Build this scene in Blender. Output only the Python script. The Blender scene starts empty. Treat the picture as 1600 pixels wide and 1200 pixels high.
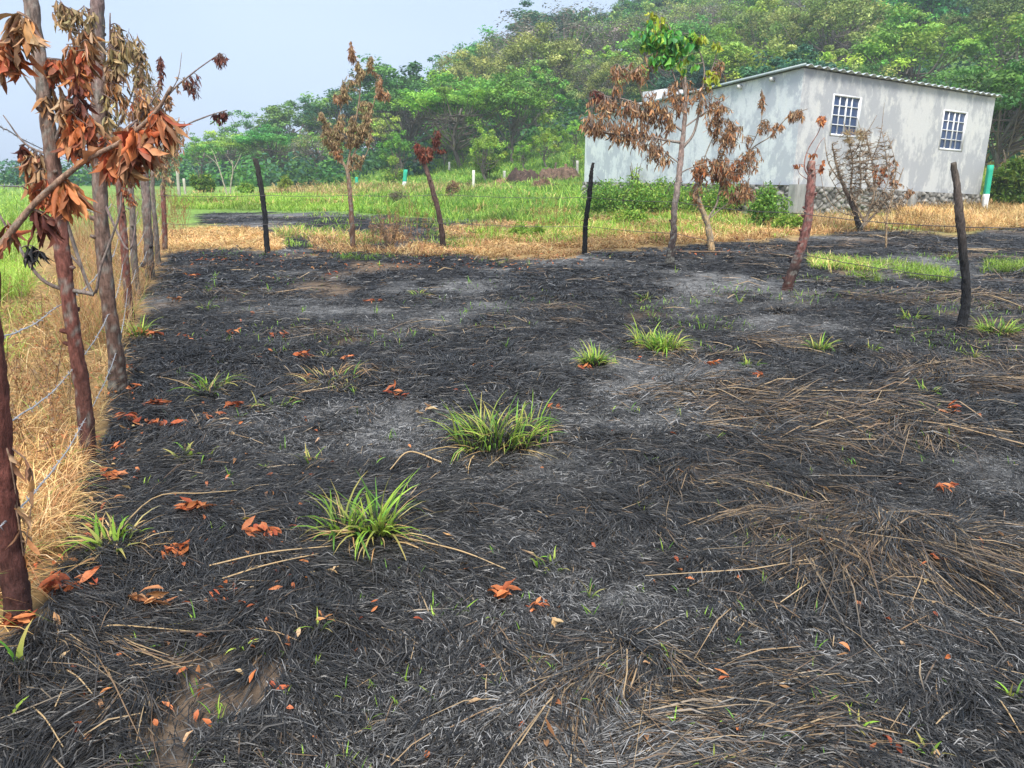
import bpy, math, random
import numpy as np
from mathutils import Vector

# ------------------------------------------------------------------ camera, sky, sun, exposure
SC = bpy.context.scene
COL = SC.collection
F, PITCH, CH = 1150.0, math.radians(15.4), 1.5
cam = bpy.data.cameras.new('camera')
cam.sensor_width = 36.0
cam.lens = F / 1600 * 36
cam.clip_start, cam.clip_end = 0.05, 3000
camo = bpy.data.objects.new('camera', cam)
camo.location = (0, 0, CH)
camo.rotation_euler = (math.radians(90) - PITCH, 0, 0)
COL.objects.link(camo)
SC.camera = camo

SUN_EL, SUN_ROT = math.radians(58), math.radians(176)      # high sun behind thin cloud, behind the camera
w = bpy.data.worlds.new('World')
SC.world = w
w.use_nodes = True
nt = w.node_tree
bg = nt.nodes['Background']
sky = nt.nodes.new('ShaderNodeTexSky')
sky.sky_type = 'NISHITA'
sky.sun_disc = False
sky.sun_elevation = SUN_EL
sky.sun_rotation = SUN_ROT
sky.air_density, sky.dust_density, sky.ozone_density = 1.0, 3.5, 2.0
# thin high cloud: large soft patches that pale the blue
tc = nt.nodes.new('ShaderNodeTexCoord')
mp = nt.nodes.new('ShaderNodeMapping')
mp.inputs['Scale'].default_value = (1.2, 1.2, 3.0)
cn = nt.nodes.new('ShaderNodeTexNoise')
cn.inputs['Scale'].default_value = 1.6
cn.inputs['Detail'].default_value = 5
cn.inputs['Roughness'].default_value = 0.45
cr = nt.nodes.new('ShaderNodeMapRange')
cr.inputs['From Min'].default_value, cr.inputs['From Max'].default_value = 0.3, 0.75
cr.inputs['To Min'].default_value, cr.inputs['To Max'].default_value = 0.72, 0.95
mx = nt.nodes.new('ShaderNodeMix')
mx.data_type = 'RGBA'
mx.inputs['B'].default_value = (4.0, 4.85, 6.2, 1)            # pale cloud sheet, in the sky texture's own units
nt.links.new(tc.outputs['Generated'], mp.inputs['Vector'])
nt.links.new(mp.outputs[0], cn.inputs['Vector'])
nt.links.new(cn.outputs['Fac'], cr.inputs['Value'])
nt.links.new(cr.outputs[0], mx.inputs['Factor'])
nt.links.new(sky.outputs[0], mx.inputs['A'])
nt.links.new(mx.outputs['Result'], bg.inputs['Color'])
bg.inputs['Strength'].default_value = 0.10

sl = bpy.data.lights.new('sun', 'SUN')
sl.energy, sl.angle, sl.color = 2.9, math.radians(22), (1.0, 0.95, 0.87)
so = bpy.data.objects.new('sun', sl)
az = SUN_ROT
sd = Vector((math.sin(az) * math.cos(SUN_EL), math.cos(az) * math.cos(SUN_EL), math.sin(SUN_EL)))
so.rotation_euler = sd.to_track_quat('Z', 'Y').to_euler()
COL.objects.link(so)
SC.view_settings.view_transform = 'Standard'
SC.view_settings.look = 'None'
SC.view_settings.gamma = 1
SC.view_settings.exposure = 1.05
SC.cycles.max_bounces = 6
SC.cycles.diffuse_bounces = 3
SC.cycles.glossy_bounces = 2
SC.cycles.transmission_bounces = 3
SC.cycles.volume_bounces = 0
SC.cycles.use_denoising = True

# ------------------------------------------------------------------ numbers: noise, terrain, pixel rays
rng = np.random.default_rng(7)
random.seed(7)
TAB = np.random.default_rng(3).random((256, 256))


def vnoise(x, y, seed=0):
    x = np.asarray(x, float) + seed * 37.31
    y = np.asarray(y, float) + seed * 11.73
    xi, yi = np.floor(x).astype(int), np.floor(y).astype(int)
    fx, fy = x - xi, y - yi
    fx, fy = fx * fx * (3 - 2 * fx), fy * fy * (3 - 2 * fy)
    g = lambda a, b: TAB[a & 255, b & 255]
    return (g(xi, yi) * (1 - fx) + g(xi + 1, yi) * fx) * (1 - fy) + (g(xi, yi + 1) * (1 - fx) + g(xi + 1, yi + 1) * fx) * fy


def fbm(x, y, seed=0, o=4):
    s, a, t = 0, 1, 0
    for k in range(o):
        s = s + a * vnoise(x * 2 ** k, y * 2 ** k, seed + k * 5)
        t += a
        a *= .5
    return s / t


def worley(x, y, seed):
    xi, yi = np.floor(x).astype(int), np.floor(y).astype(int)
    d1 = np.full(x.shape, 9.); d2 = np.full(x.shape, 9.); idn = np.zeros(x.shape)
    for i in (-1, 0, 1):
        for j in (-1, 0, 1):
            cx, cy = xi + i, yi + j
            jx = cx + TAB[(cx + seed) & 255, cy & 255]
            jy = cy + TAB[(cx + seed + 90) & 255, (cy + 33) & 255]
            d = np.hypot(x - jx, y - jy)
            new = d < d1
            d2 = np.where(new, d1, np.minimum(d2, d))
            idn = np.where(new, TAB[(cx + 50) & 255, (cy + 150) & 255], idn)
            d1 = np.where(new, d, d1)
    return d1, d2, idn


def H(x, y):
    x, y = np.asarray(x, float), np.asarray(y, float)
    base = np.interp(y, [-50, 4, 9, 13, 21, 30, 45, 80, 600], [0, 0, .08, .22, .5, .8, 1.0, 1.15, 1.2])
    foot = np.interp(x, [-80, -40, -15, -3, 5, 30, 60, 200], [118, 95, 54, 43, 39, 33, 30, 30])
    sl = np.interp(x, [-80, -40, -15, 5, 28, 60, 90], [.03, .07, .125, .245, .35, .42, .45])
    t = np.maximum(0, y - foot)
    t = 110 * np.tanh(t / 110)
    return base + sl * t * t / (t + 12)


def Hf(x, y):
    x, y = np.asarray(x, float), np.asarray(y, float)
    return H(x, y) + .05 * (fbm(x * 1.3, y * 1.3, 1) - .5) + .10 * (fbm(x * .35, y * .35, 2, 2) - .5)


CP, SP = math.cos(PITCH), math.sin(PITCH)


def ray(px, py):
    u, v = (np.asarray(px, float) - 800) / F, (np.asarray(py, float) - 600) / F
    return u, CP - v * SP, -SP - v * CP                      # x, y, z (y is depth into the scene)


def at(px, py, Y):
    a, b, c = ray(px, py)
    return np.array([a / b * Y, Y, CH + c / b * Y])


def ground(px, py, full=True):
    px, py = np.atleast_1d(np.asarray(px, float)), np.atleast_1d(np.asarray(py, float))
    a, b, c = ray(px, py)
    ts = np.geomspace(1.0, 190, 150)
    lo = np.full(px.shape, np.nan)
    hi = np.full(px.shape, np.nan)
    prev = ts[0]
    for t in ts[1:]:
        below = (CH + c * t < H(a * t, b * t)) & np.isnan(lo)
        lo[below], hi[below] = prev, t
        prev = t
    for _ in range(18):
        m = (lo + hi) / 2
        bel = CH + c * m < H(a * m, b * m)
        hi = np.where(bel, m, hi)
        lo = np.where(bel, lo, m)
    x, y = a * hi, b * hi
    z = Hf(x, y) if full else H(x, y)
    return np.stack([x, y, z], -1)


def gpt(px, py):
    return ground(px, py)[0]


def to_px(x, y, z):
    dz = z - CH
    d = y * CP - dz * SP
    d = np.where(np.abs(d) < 1e-6, 1e-6, d)
    return 800 + F * x / d, 600 - F * (y * SP + dz * CP) / d, d


def in_poly(px, py, poly):
    px, py = np.asarray(px), np.asarray(py)
    c = np.zeros(px.shape, bool)
    n = len(poly)
    for i in range(n):
        x0, y0 = poly[i]
        x1, y1 = poly[(i + 1) % n]
        if y0 == y1:
            continue
        m = ((y0 > py) != (y1 > py)) & (px < (x1 - x0) * (py - y0) / (y1 - y0) + x0)
        c ^= m
    return c


def scatter(poly, n, jitter=0):
    """points on the ground inside a plot whose corners are seen at these photo positions"""
    P = np.array(poly, float)
    lo, hi = P.min(0), P.max(0)
    out = np.zeros((0, 2))
    while len(out) < n:
        q = rng.uniform(lo, hi, (n * 2, 2))
        out = np.concatenate([out, q[in_poly(q[:, 0], q[:, 1], poly)]])
    out = out[:n]
    if jitter:
        out = out + rng.normal(0, jitter, out.shape)
    g = ground(out[:, 0], out[:, 1])
    ok = ~np.isnan(g[:, 0])
    return g[ok], out[ok]


# ------------------------------------------------------------------ mesh builder
class MB:
    def __init__(self):
        self.v, self.q, self.t, self.c, self.n = [], [], [], [], 0

    def add(self, V, Q=None, T=None, C=(.5, .5, .5)):
        V = np.asarray(V, float).reshape(-1, 3)
        C = np.asarray(C, float)
        if C.ndim == 1:
            C = np.tile(C[:3], (len(V), 1))
        self.v.append(V)
        self.c.append(C)
        if Q is not None and len(Q):
            self.q.append(np.asarray(Q, int).reshape(-1, 4) + self.n)
        if T is not None and len(T):
            self.t.append(np.asarray(T, int).reshape(-1, 3) + self.n)
        self.n += len(V)
        return self

    def build(self, name, mat, parent=None, origin=None, smooth=False):
        V = np.concatenate(self.v) if self.v else np.zeros((0, 3))
        Cc = np.concatenate(self.c) if self.c else np.zeros((0, 3))
        if origin is not None:
            V = V - np.asarray(origin)
        Q = np.concatenate(self.q) if self.q else np.zeros((0, 4), int)
        T = np.concatenate(self.t) if self.t else np.zeros((0, 3), int)
        me = bpy.data.meshes.new(name)
        me.vertices.add(len(V))
        me.vertices.foreach_set('co', V.astype(np.float32).ravel())
        nl = Q.size + T.size
        me.loops.add(nl)
        me.loops.foreach_set('vertex_index', np.concatenate([Q.ravel(), T.ravel()]).astype(np.int32))
        npol = len(Q) + len(T)
        me.polygons.add(npol)
        st = np.concatenate([np.arange(len(Q)) * 4, Q.size + np.arange(len(T)) * 3]).astype(np.int32)
        me.polygons.foreach_set('loop_start', st)
        me.update(calc_edges=True)
        me.validate()
        a = me.color_attributes.new('Col', 'FLOAT_COLOR', 'POINT')
        if len(a.data) == len(Cc):
            a.data.foreach_set('color', np.concatenate([Cc, np.ones((len(Cc), 1))], 1).astype(np.float32).ravel())
        if smooth:
            me.polygons.foreach_set('use_smooth', np.ones(len(me.polygons), bool))
        me.materials.append(mat)
        o = bpy.data.objects.new(name, me)
        COL.objects.link(o)
        if origin is not None:
            o.location = origin
        if parent is not None:
            o.parent = parent
            if origin is not None:
                o.location = Vector(origin) - Vector(parent.location)
        return o


def tag(o, label=None, cat=None, group=None, kind=None):
    if label: o['label'] = label
    if cat: o['category'] = cat
    if group: o['group'] = group
    if kind: o['kind'] = kind
    return o


def empty(name, loc, label=None, cat=None, group=None):
    o = bpy.data.objects.new(name, None)
    o.empty_display_size = .2
    o.location = loc
    COL.objects.link(o)
    return tag(o, label, cat, group)


def spline(P, n):
    """resample a polyline smoothly (Catmull-Rom) to n points; P rows may carry extra columns"""
    P = np.asarray(P, float)
    if len(P) < 3:
        t = np.linspace(0, 1, n)[:, None]
        return P[0] * (1 - t) + P[-1] * t
    E = np.concatenate([[2 * P[0] - P[1]], P, [2 * P[-1] - P[-2]]])
    s = np.linspace(0, len(P) - 1 - 1e-9, n)
    i = s.astype(int)
    t = (s - i)[:, None]
    a, b, c, d = E[i], E[i + 1], E[i + 2], E[i + 3]
    return .5 * ((2 * b) + (-a + c) * t + (2 * a - 5 * b + 4 * c - d) * t ** 2 + (-a + 3 * b - 3 * c + d) * t ** 3)


def tube(mb, P, R, sides=8, C=(.3, .3, .3), rough=0.0, cap=True, seed=0):
    P = np.asarray(P, float)
    n = len(P)
    R = np.interp(np.linspace(0, 1, n), np.linspace(0, 1, len(np.atleast_1d(R))), np.atleast_1d(R))
    T = np.gradient(P, axis=0)
    T /= np.linalg.norm(T, axis=1)[:, None] + 1e-9
    ref = np.array([0, 0, 1.0]) if abs(T[:, 2]).mean() < .8 else np.array([1.0, 0, 0])
    U = np.cross(T, ref)
    U /= np.linalg.norm(U, axis=1)[:, None] + 1e-9
    W = np.cross(T, U)
    a = np.linspace(0, 2 * np.pi, sides, endpoint=False)
    rr = R[:, None] * np.ones((1, sides))
    if rough:
        g = np.random.default_rng(seed + 11)
        ph = g.random(3) * 9
        rr = rr * (1 + rough * (.9 * (vnoise(a[None] * 1.3 + ph[0], np.arange(n)[:, None] * .35 + ph[1], 2) - .5)
                                + .5 * (g.random((n, sides)) - .5)))
    V = P[:, None] + rr[..., None] * (np.cos(a)[None, :, None] * U[:, None] + np.sin(a)[None, :, None] * W[:, None])
    i = np.arange(n - 1)[:, None] * sides
    j = np.arange(sides)[None]
    k = (j + 1) % sides
    Q = np.stack([i + j, i + k, i + k + sides, i + j + sides], -1).reshape(-1, 4)
    C = np.asarray(C, float)
    if C.ndim == 2:
        C = np.stack([np.interp(np.linspace(0, 1, n), np.linspace(0, 1, len(C)), C[:, m]) for m in range(3)], 1)
        C = np.repeat(C, sides, 0)
    elif C.ndim == 1:
        C = np.tile(C, (n * sides, 1))
    if rough:
        C = C * (1 + .5 * (vnoise(np.tile(a * 2, n), np.repeat(np.arange(n) * .6, sides), seed) - .5))[:, None]
        if C.mean() > .08:
            pt = vnoise(np.tile(a * 1.5, n) + 5, np.repeat(np.arange(n) * .9, sides), seed + 3) + .25 * np.random.default_rng(seed).random(n * sides)
            C = np.where((pt > .82)[:, None], C * .4 + np.array([.24, .24, .21]) * .6, C)
    V = V.reshape(-1, 3)
    T3 = []
    if cap:
        V = np.concatenate([V, P[-1:]])
        C = np.concatenate([C, C[-1:]])
        b = (n - 1) * sides
        T3 = [(b + m, b + (m + 1) % sides, n * sides) for m in range(sides)]
    mb.add(V, Q, T3, C)
    return P


def box(mb, lo, hi, C=(.5, .5, .5), M=None):
    x0, y0, z0 = lo
    x1, y1, z1 = hi
    V = np.array([(x0, y0, z0), (x1, y0, z0), (x1, y1, z0), (x0, y1, z0), (x0, y0, z1), (x1, y0, z1), (x1, y1, z1), (x0, y1, z1)], float)
    if M is not None:
        V = M(V)
    mb.add(V, [(0, 3, 2, 1), (4, 5, 6, 7), (0, 1, 5, 4), (1, 2, 6, 5), (2, 3, 7, 6), (3, 0, 4, 7)], None, C)


def blades(mb, P, head, L, W, e0, e1, C0, C1, K=3, twist=0.0):
    """grass and straw: P (n,3) roots, head heading, e0/e1 elevation of the first/last piece, C0/C1 colours root/tip"""
    n = len(P)
    if n == 0:
        return
    head, L, W, e0, e1 = [np.broadcast_to(np.asarray(q, float), (n,)) for q in (head, L, W, e0, e1)]
    C0, C1 = [np.broadcast_to(np.asarray(q, float), (n, 3)) for q in (C0, C1)]
    pts = [np.array(P, float)]
    hd = head.copy()
    for k in range(K):
        e = e0 + (e1 - e0) * (k / max(1, K - 1))
        hd = hd + twist * (rng.random(n) - .5)
        d = np.stack([np.cos(hd) * np.cos(e), np.sin(hd) * np.cos(e), np.sin(e)], 1)
        pts.append(pts[-1] + d * (L / K)[:, None])
    S = np.stack([-np.sin(head), np.cos(head), np.zeros(n)], 1)
    roll = rng.normal(0, .35, n)
    S = S * np.cos(roll)[:, None]
    S[:, 2] = np.sin(roll)
    prof = [1.0 * .7, 1.0, .8, .5, .3, .2][:K]
    V, Cc = [], []
    for k in range(K):
        w = (W * prof[k] * .5)[:, None]
        V += [pts[k] - S * w, pts[k] + S * w]
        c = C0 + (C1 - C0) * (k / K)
        Cc += [c, c]
    V.append(pts[K])
    Cc.append(C1)
    m = 2 * K + 1
    V = np.stack(V, 1).reshape(-1, 3)
    Cc = np.stack(Cc, 1).reshape(-1, 3)
    b = np.arange(n)[:, None] * m
    Q = [np.concatenate([b + 2 * k, b + 2 * k + 1, b + 2 * k + 3, b + 2 * k + 2], 1) for k in range(K - 1)]
    T = np.concatenate([b + 2 * K - 2, b + 2 * K - 1, b + 2 * K], 1)
    mb.add(V, np.concatenate(Q) if Q else None, T, Cc)


def strips(mb, P, head, L, W, e0, e1, C0, C1):
    """blunt, nearly straight pieces of stalk, two segments each"""
    n = len(P)
    hd2 = head + rng.normal(0, .12, n)
    d0 = np.stack([np.cos(head) * np.cos(e0), np.sin(head) * np.cos(e0), np.sin(e0)], 1)
    d1 = np.stack([np.cos(hd2) * np.cos(e1), np.sin(hd2) * np.cos(e1), np.sin(e1)], 1)
    p1 = P + d0 * (L * .5)[:, None]
    p2 = p1 + d1 * (L * .5)[:, None]
    roll = rng.normal(0, .45, n)
    S = np.stack([-np.sin(head) * np.cos(roll), np.cos(head) * np.cos(roll), np.sin(roll)], 1)
    w0, w1, w2 = [(W * q * .5)[:, None] for q in (rng.uniform(.5, 1, n), np.ones(n), rng.uniform(.2, .9, n))]
    V = np.stack([P - S * w0, P + S * w0, p1 - S * w1, p1 + S * w1, p2 - S * w2, p2 + S * w2], 1).reshape(-1, 3)
    C = np.stack([C0, C0 * .85, (C0 + C1) / 2, (C0 + C1) * .42, C1, C1], 1).reshape(-1, 3)
    b = np.arange(n)[:, None] * 6
    mb.add(V, np.concatenate([np.concatenate([b, b + 1, b + 3, b + 2], 1), np.concatenate([b + 2, b + 3, b + 5, b + 4], 1)]), None, C)


def norm(v):
    return v / (np.linalg.norm(v, axis=-1, keepdims=True) + 1e-9)


def leaves(mb, P, D, L, W, C, curl=.6, fold=.5, K=4, N=None):
    """single leaves: midrib from P along D, folded along the midrib and curling over"""
    n = len(P)
    if n == 0:
        return
    D = norm(np.asarray(D, float))
    L, W, curl, fold = [np.broadcast_to(np.asarray(q, float), (n,)) for q in (L, W, curl, fold)]
    C = np.broadcast_to(np.asarray(C, float), (n, 3))
    if N is None:
        N = rng.normal(0, 1, (n, 3))
    N = norm(N - (N * D).sum(1, keepdims=True) * D)
    S = np.cross(D, N)
    prof = {6: [.10, .58, .92, 1.0, .86, .52, .04], 4: [.12, .8, 1.0, .62, .03], 3: [.15, 1, .75, .03], 2: [.15, 1, .05]}[K]
    p = np.array(P, float)
    V, Cc = [], []
    for k in range(K + 1):
        a = curl * (k / K)
        d = D * np.cos(a)[:, None] - N * np.sin(a)[:, None]
        nn = N * np.cos(a)[:, None] + D * np.sin(a)[:, None]
        if k:
            p = p + d * (L / K)[:, None]
        w = (W * prof[k] * .5)
        wob = 1 + .25 * (rng.random(n) - .5)
        p = p + N * (rng.normal(0, .03, n) * L)[:, None] * (0 < k < K)
        up = nn * (w * np.sin(fold) * wob * rng.uniform(.4, 1.7, n))[:, None]
        up2 = nn * (w * np.sin(fold) * wob * rng.uniform(.2, 1.6, n))[:, None]
        sd = S * (w * np.cos(fold))[:, None]
        V += [p - sd * rng.uniform(.85, 1.1, (n, 1)) + up, p, p + sd * rng.uniform(.85, 1.1, (n, 1)) + up2]
        Cc += [C * (.9 + .2 * rng.random((n, 1))), C * .8, C * (.9 + .2 * rng.random((n, 1)))]
    m = 3 * (K + 1)
    V = np.stack(V, 1).reshape(-1, 3)
    Cc = np.stack(Cc, 1).reshape(-1, 3)
    b = np.arange(n)[:, None] * m
    Q = []
    for k in range(K):
        Q.append(np.concatenate([b + 3 * k, b + 3 * k + 1, b + 3 * k + 4, b + 3 * k + 3], 1))
        Q.append(np.concatenate([b + 3 * k + 1, b + 3 * k + 2, b + 3 * k + 5, b + 3 * k + 4], 1))
    mb.add(V, np.concatenate(Q), None, Cc)


def pal(cols, n, var=.18):
    cols = np.array(cols, float)
    c = cols[rng.integers(0, len(cols), n)]
    return np.clip(c * (1 + rng.normal(0, var, (n, 1))) * (1 + rng.normal(0, .05, (n, 3))), .002, 1)


# ------------------------------------------------------------------ materials
def mat_col(name, rough=.8, spec=.3, trans=0.0, nscale=0, namt=.3, bump=0, tint=(1, 1, 1), hue=0.0, stretch=(1, 1, 1)):
    m = bpy.data.materials.new(name)
    m.use_nodes = True
    t = m.node_tree
    b = t.nodes['Principled BSDF']
    b.inputs['Roughness'].default_value = rough
    b.inputs['Specular IOR Level'].default_value = spec
    a = t.nodes.new('ShaderNodeAttribute')
    a.attribute_name = 'Col'
    out = a.outputs['Color']
    if tint != (1, 1, 1):
        mm = t.nodes.new('ShaderNodeMix'); mm.data_type = 'RGBA'; mm.blend_type = 'MULTIPLY'
        mm.inputs['Factor'].default_value = 1
        mm.inputs['B'].default_value = (*tint, 1)
        t.links.new(out, mm.inputs['A']); out = mm.outputs['Result']
    if nscale:
        tc = t.nodes.new('ShaderNodeTexCoord')
        mp = t.nodes.new('ShaderNodeMapping'); mp.inputs['Scale'].default_value = stretch
        n = t.nodes.new('ShaderNodeTexNoise'); n.inputs['Scale'].default_value = nscale
        n.inputs['Detail'].default_value = 6; n.inputs['Roughness'].default_value = .65
        t.links.new(tc.outputs['Object'], mp.inputs[0]); t.links.new(mp.outputs[0], n.inputs['Vector'])
        r = t.nodes.new('ShaderNodeMapRange')
        r.inputs['From Min'].default_value, r.inputs['From Max'].default_value = .3, .7
        r.inputs['To Min'].default_value, r.inputs['To Max'].default_value = 1 - namt, 1 + namt
        t.links.new(n.outputs['Fac'], r.inputs['Value'])
        v = t.nodes.new('ShaderNodeVectorMath'); v.operation = 'SCALE'
        t.links.new(out, v.inputs[0]); t.links.new(r.outputs[0], v.inputs['Scale']); out = v.outputs[0]
        if bump:
            bp = t.nodes.new('ShaderNodeBump'); bp.inputs['Strength'].default_value = bump; bp.inputs['Distance'].default_value = .02
            t.links.new(n.outputs['Fac'], bp.inputs['Height']); t.links.new(bp.outputs[0], b.inputs['Normal'])
    if hue:
        oi = t.nodes.new('ShaderNodeObjectInfo')
        h = t.nodes.new('ShaderNodeHueSaturation')
        r = t.nodes.new('ShaderNodeMapRange'); r.inputs['To Min'].default_value, r.inputs['To Max'].default_value = .5 - hue, .5 + hue
        r2 = t.nodes.new('ShaderNodeMapRange'); r2.inputs['To Min'].default_value, r2.inputs['To Max'].default_value = 1.3, .7
        mu = t.nodes.new('ShaderNodeMath'); mu.operation = 'MULTIPLY'; mu.inputs[1].default_value = 7.31
        fr = t.nodes.new('ShaderNodeMath'); fr.operation = 'FRACT'
        t.links.new(oi.outputs['Random'], r.inputs['Value']); t.links.new(r.outputs[0], h.inputs['Hue'])
        t.links.new(oi.outputs['Random'], mu.inputs[0]); t.links.new(mu.outputs[0], fr.inputs[0])
        t.links.new(fr.outputs[0], r2.inputs['Value']); t.links.new(r2.outputs[0], h.inputs['Value'])
        t.links.new(out, h.inputs['Color']); out = h.outputs['Color']
    t.links.new(out, b.inputs['Base Color'])
    if trans:
        tr = t.nodes.new('ShaderNodeBsdfTranslucent')
        t.links.new(out, tr.inputs['Color'])
        mxs = t.nodes.new('ShaderNodeMixShader'); mxs.inputs[0].default_value = trans
        t.links.new(b.outputs[0], mxs.inputs[1]); t.links.new(tr.outputs[0], mxs.inputs[2])
        t.links.new(mxs.outputs[0], t.nodes['Material Output'].inputs['Surface'])
    return m


M_GROUND = mat_col('soil_and_char', .92, .15, nscale=9, namt=.45, bump=.6)
M_CHAR = mat_col('charred_straw_mat', .42, .5, nscale=0)
M_DRY = mat_col('dry_grass_mat', .75, .25, trans=.25)
M_GRASS = mat_col('green_grass_mat', .55, .35, trans=.35)
M_LEAF = mat_col('dead_leaf_mat', .6, .3, trans=.22, nscale=60, namt=.22)
M_FOL = mat_col('foliage_mat', .6, .3, trans=.3, hue=.028)
M_GLEAF = mat_col('green_leaf_mat', .5, .4, trans=.35)
M_BARK = mat_col('bark_mat', .85, .25, nscale=55, namt=.6, bump=1.0, stretch=(1, 1, .28))
M_WIRE = mat_col('galvanised_wire_mat', .45, .5, nscale=40, namt=.3)
M_PAINT = mat_col('painted_concrete_mat', .75, .3, nscale=6, namt=.15, bump=.1)
M_CONC = mat_col('concrete_mat', .9, .2, nscale=5, namt=.3, bump=.3, stretch=(1, 1, .4))
M_WHITE = mat_col('white_frame_mat', .5, .4)
M_METAL = mat_col('roof_sheet_mat', .45, .5, nscale=3, namt=.2)
M_STONE = mat_col('stone_mat', .9, .2, nscale=9, namt=.4, bump=.5)

CHARC = np.array([[.018, .016, .0142], [.034, .031, .028], [.060, .056, .051], [.010, .0095, .009]])
ASHC = np.array([[.15, .146, .14], [.28, .272, .262], [.085, .083, .080]])
TANC = np.array([[.30, .20, .105], [.20, .125, .065], [.40, .28, .15], [.13, .08, .045]])
STRAW = [[.68, .47, .20], [.76, .57, .29], [.58, .37, .16], [.48, .28, .12], [.66, .43, .19]]
BROWNS = [[.42, .22, .09], [.33, .17, .07], [.48, .27, .12]]
GREENS = [[.19, .38, .035], [.27, .47, .045], [.12, .28, .035], [.36, .50, .07]]
RUST = [[.56, .17, .06], [.48, .13, .045], [.62, .23, .09], [.38, .09, .04]]

# ------------------------------------------------------------------ where the fire ran
BURN = [(-400, 1700), (-150, 1180), (20, 1010), (70, 930), (110, 830), (150, 715), (195, 600), (215, 520), (232, 450), (262, 398), (330, 388), (440, 394),
        (500, 404), (600, 402), (690, 398), (760, 408), (870, 402), (960, 392), (1060, 386), (1160, 376), (1230, 376), (1330, 362), (1420, 360), (1480, 372),
        (1560, 358), (1620, 352), (2600, 350), (2600, 1700)]
BURN3 = [(430, 366), (560, 372), (700, 366), (705, 402), (600, 408), (440, 398)]
BURN2 = [(305, 334), (420, 331), (560, 335), (680, 341), (820, 337), (950, 337), (940, 345), (800, 352), (700, 372), (620, 378), (520, 372), (440, 372), (400, 362), (310, 350)]
DIRTP = [(140, 1300), (60, 1130), (180, 1010), (330, 1010), (450, 1020), (430, 1100), (300, 1150), (300, 1300)]


def ashf(x, y):
    a = fbm(x * .55 + 4, y * .8, 21, 5)
    b = fbm(x * 2.2, y * 2.6, 31, 3)
    return np.clip((a * .66 + b * .34 - .485) * 5.5, 0, 1)


def tanf(x, y, px, py):
    a = fbm(x * .9 + 9, y * 1.4, 51, 4)
    w = np.interp(px, [0, 700, 900, 1150, 1600], [-.12, -.04, .07, .14, .18]) * np.interp(py, [420, 560, 800, 1200], [.3, .6, 1, 1.0])
    return np.clip((a - .60 + w) * 6, 0, 1)


def soilf(x, y):
    return np.clip((fbm(x * .8 + 30, y * .8, 61, 4) - .67) * 9, 0, 1)


def gcol(x, y):
    z = H(x, y)
    px, py, d = to_px(x, y, z)
    j1, j2 = (fbm(x * 2, y * 2, 71) - .5) * 40, (fbm(x * 2, y * 2, 81) - .5)
    dd = np.maximum(d, 1.0)
    qx, qy = px + j1 * 6 / dd * 1.5, py + j2 * 220 / dd
    bn = (in_poly(qx, qy, BURN) | in_poly(qx, qy, BURN3) | in_poly(qx, qy, BURN2)) & (d > .3)
    bn |= (y < 2.0) & (x > -2.2)
    n = fbm(x * .5, y * .5, 91)
    n3 = n[:, None]
    hill = np.clip((z - 1.7) / 1.5, 0, 1)[:, None]
    dry = np.array([.30, .20, .09]) * (.6 + .8 * n3)
    green = np.array([.16, .26, .055]) * (.6 + .9 * n3)
    yel = np.array([.34, .27, .10]) * (.7 + .6 * n3)
    mixg = np.clip((y - 16) / 4, 0, 1)[:, None]
    c = dry * (1 - mixg) + green * mixg
    farx = ((px > 1530) & (y > 22))[:, None]
    c = np.where(farx, green * .4 + yel * .7, c)
    patch = (in_poly(px, py, [(420, 288), (700, 292), (760, 300), (560, 306), (420, 300)]))[:, None]
    c = np.where(patch, yel * 1.1, c)
    c = c * (1 - hill) + np.array([.12, .22, .05]) * (.6 + .8 * n3) * hill
    a = ashf(x, y)[:, None]
    s = soilf(x, y)[:, None]
    dp = np.clip(in_poly(px, py, DIRTP) * 1.0, 0, 1)[:, None] * np.clip((fbm(x * 7, y * 7, 41)[:, None] - .25) * 6, 0, 1)
    s = np.maximum(s, dp)
    b = np.array([.022, .022, .024]) * (1 - a) + np.array([.15, .148, .145]) * a
    b = b * (1 - .75 * s) + np.array([.17, .12, .08]) * .75 * s
    return np.where(bn[:, None], b, c), bn


# ------------------------------------------------------------------ the ground: one sheet to the horizon
def axis(vals):
    out = [vals[0][0]]
    for (a, b, s) in vals:
        n = max(1, int(round((b - a) / s)))
        out += list(np.linspace(a, b, n + 1)[1:])
    return np.array(out)


gx = axis([(-900, -120, 60), (-120, -40, 4), (-40, -12, 1), (-12, -4.5, .3), (-4.5, 5, .07), (5, 16, .3), (16, 60, 1.2), (60, 200, 6), (200, 900, 60)])
gy = axis([(-60, -4, 6), (-4, 1, .4), (1, 7, .06), (7, 14, .12), (14, 30, .3), (30, 60, 1), (60, 180, 3), (180, 400, 12), (400, 1500, 80)])
GX, GY = np.meshgrid(gx, gy)
X, Y = GX.ravel(), GY.ravel()
Z = Hf(X, Y)
near = np.clip(1 - (Y - 7) / 8, 0, 1) * (np.abs(X) < 14)
Z = Z + near * .03 * (fbm(X * 5, Y * 5, 15, 3) - .5)
gc, _ = gcol(X, Y)
mb = MB()
nx = len(gx)
ii = (np.arange(len(gy) - 1)[:, None] * nx + np.arange(nx - 1)[None]).ravel()
mb.add(np.stack([X, Y, Z], 1), np.stack([ii, ii + 1, ii + 1 + nx, ii + nx], 1), None, gc)
g = mb.build('ground', M_GROUND, smooth=True)
tag(g, kind='structure')

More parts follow.
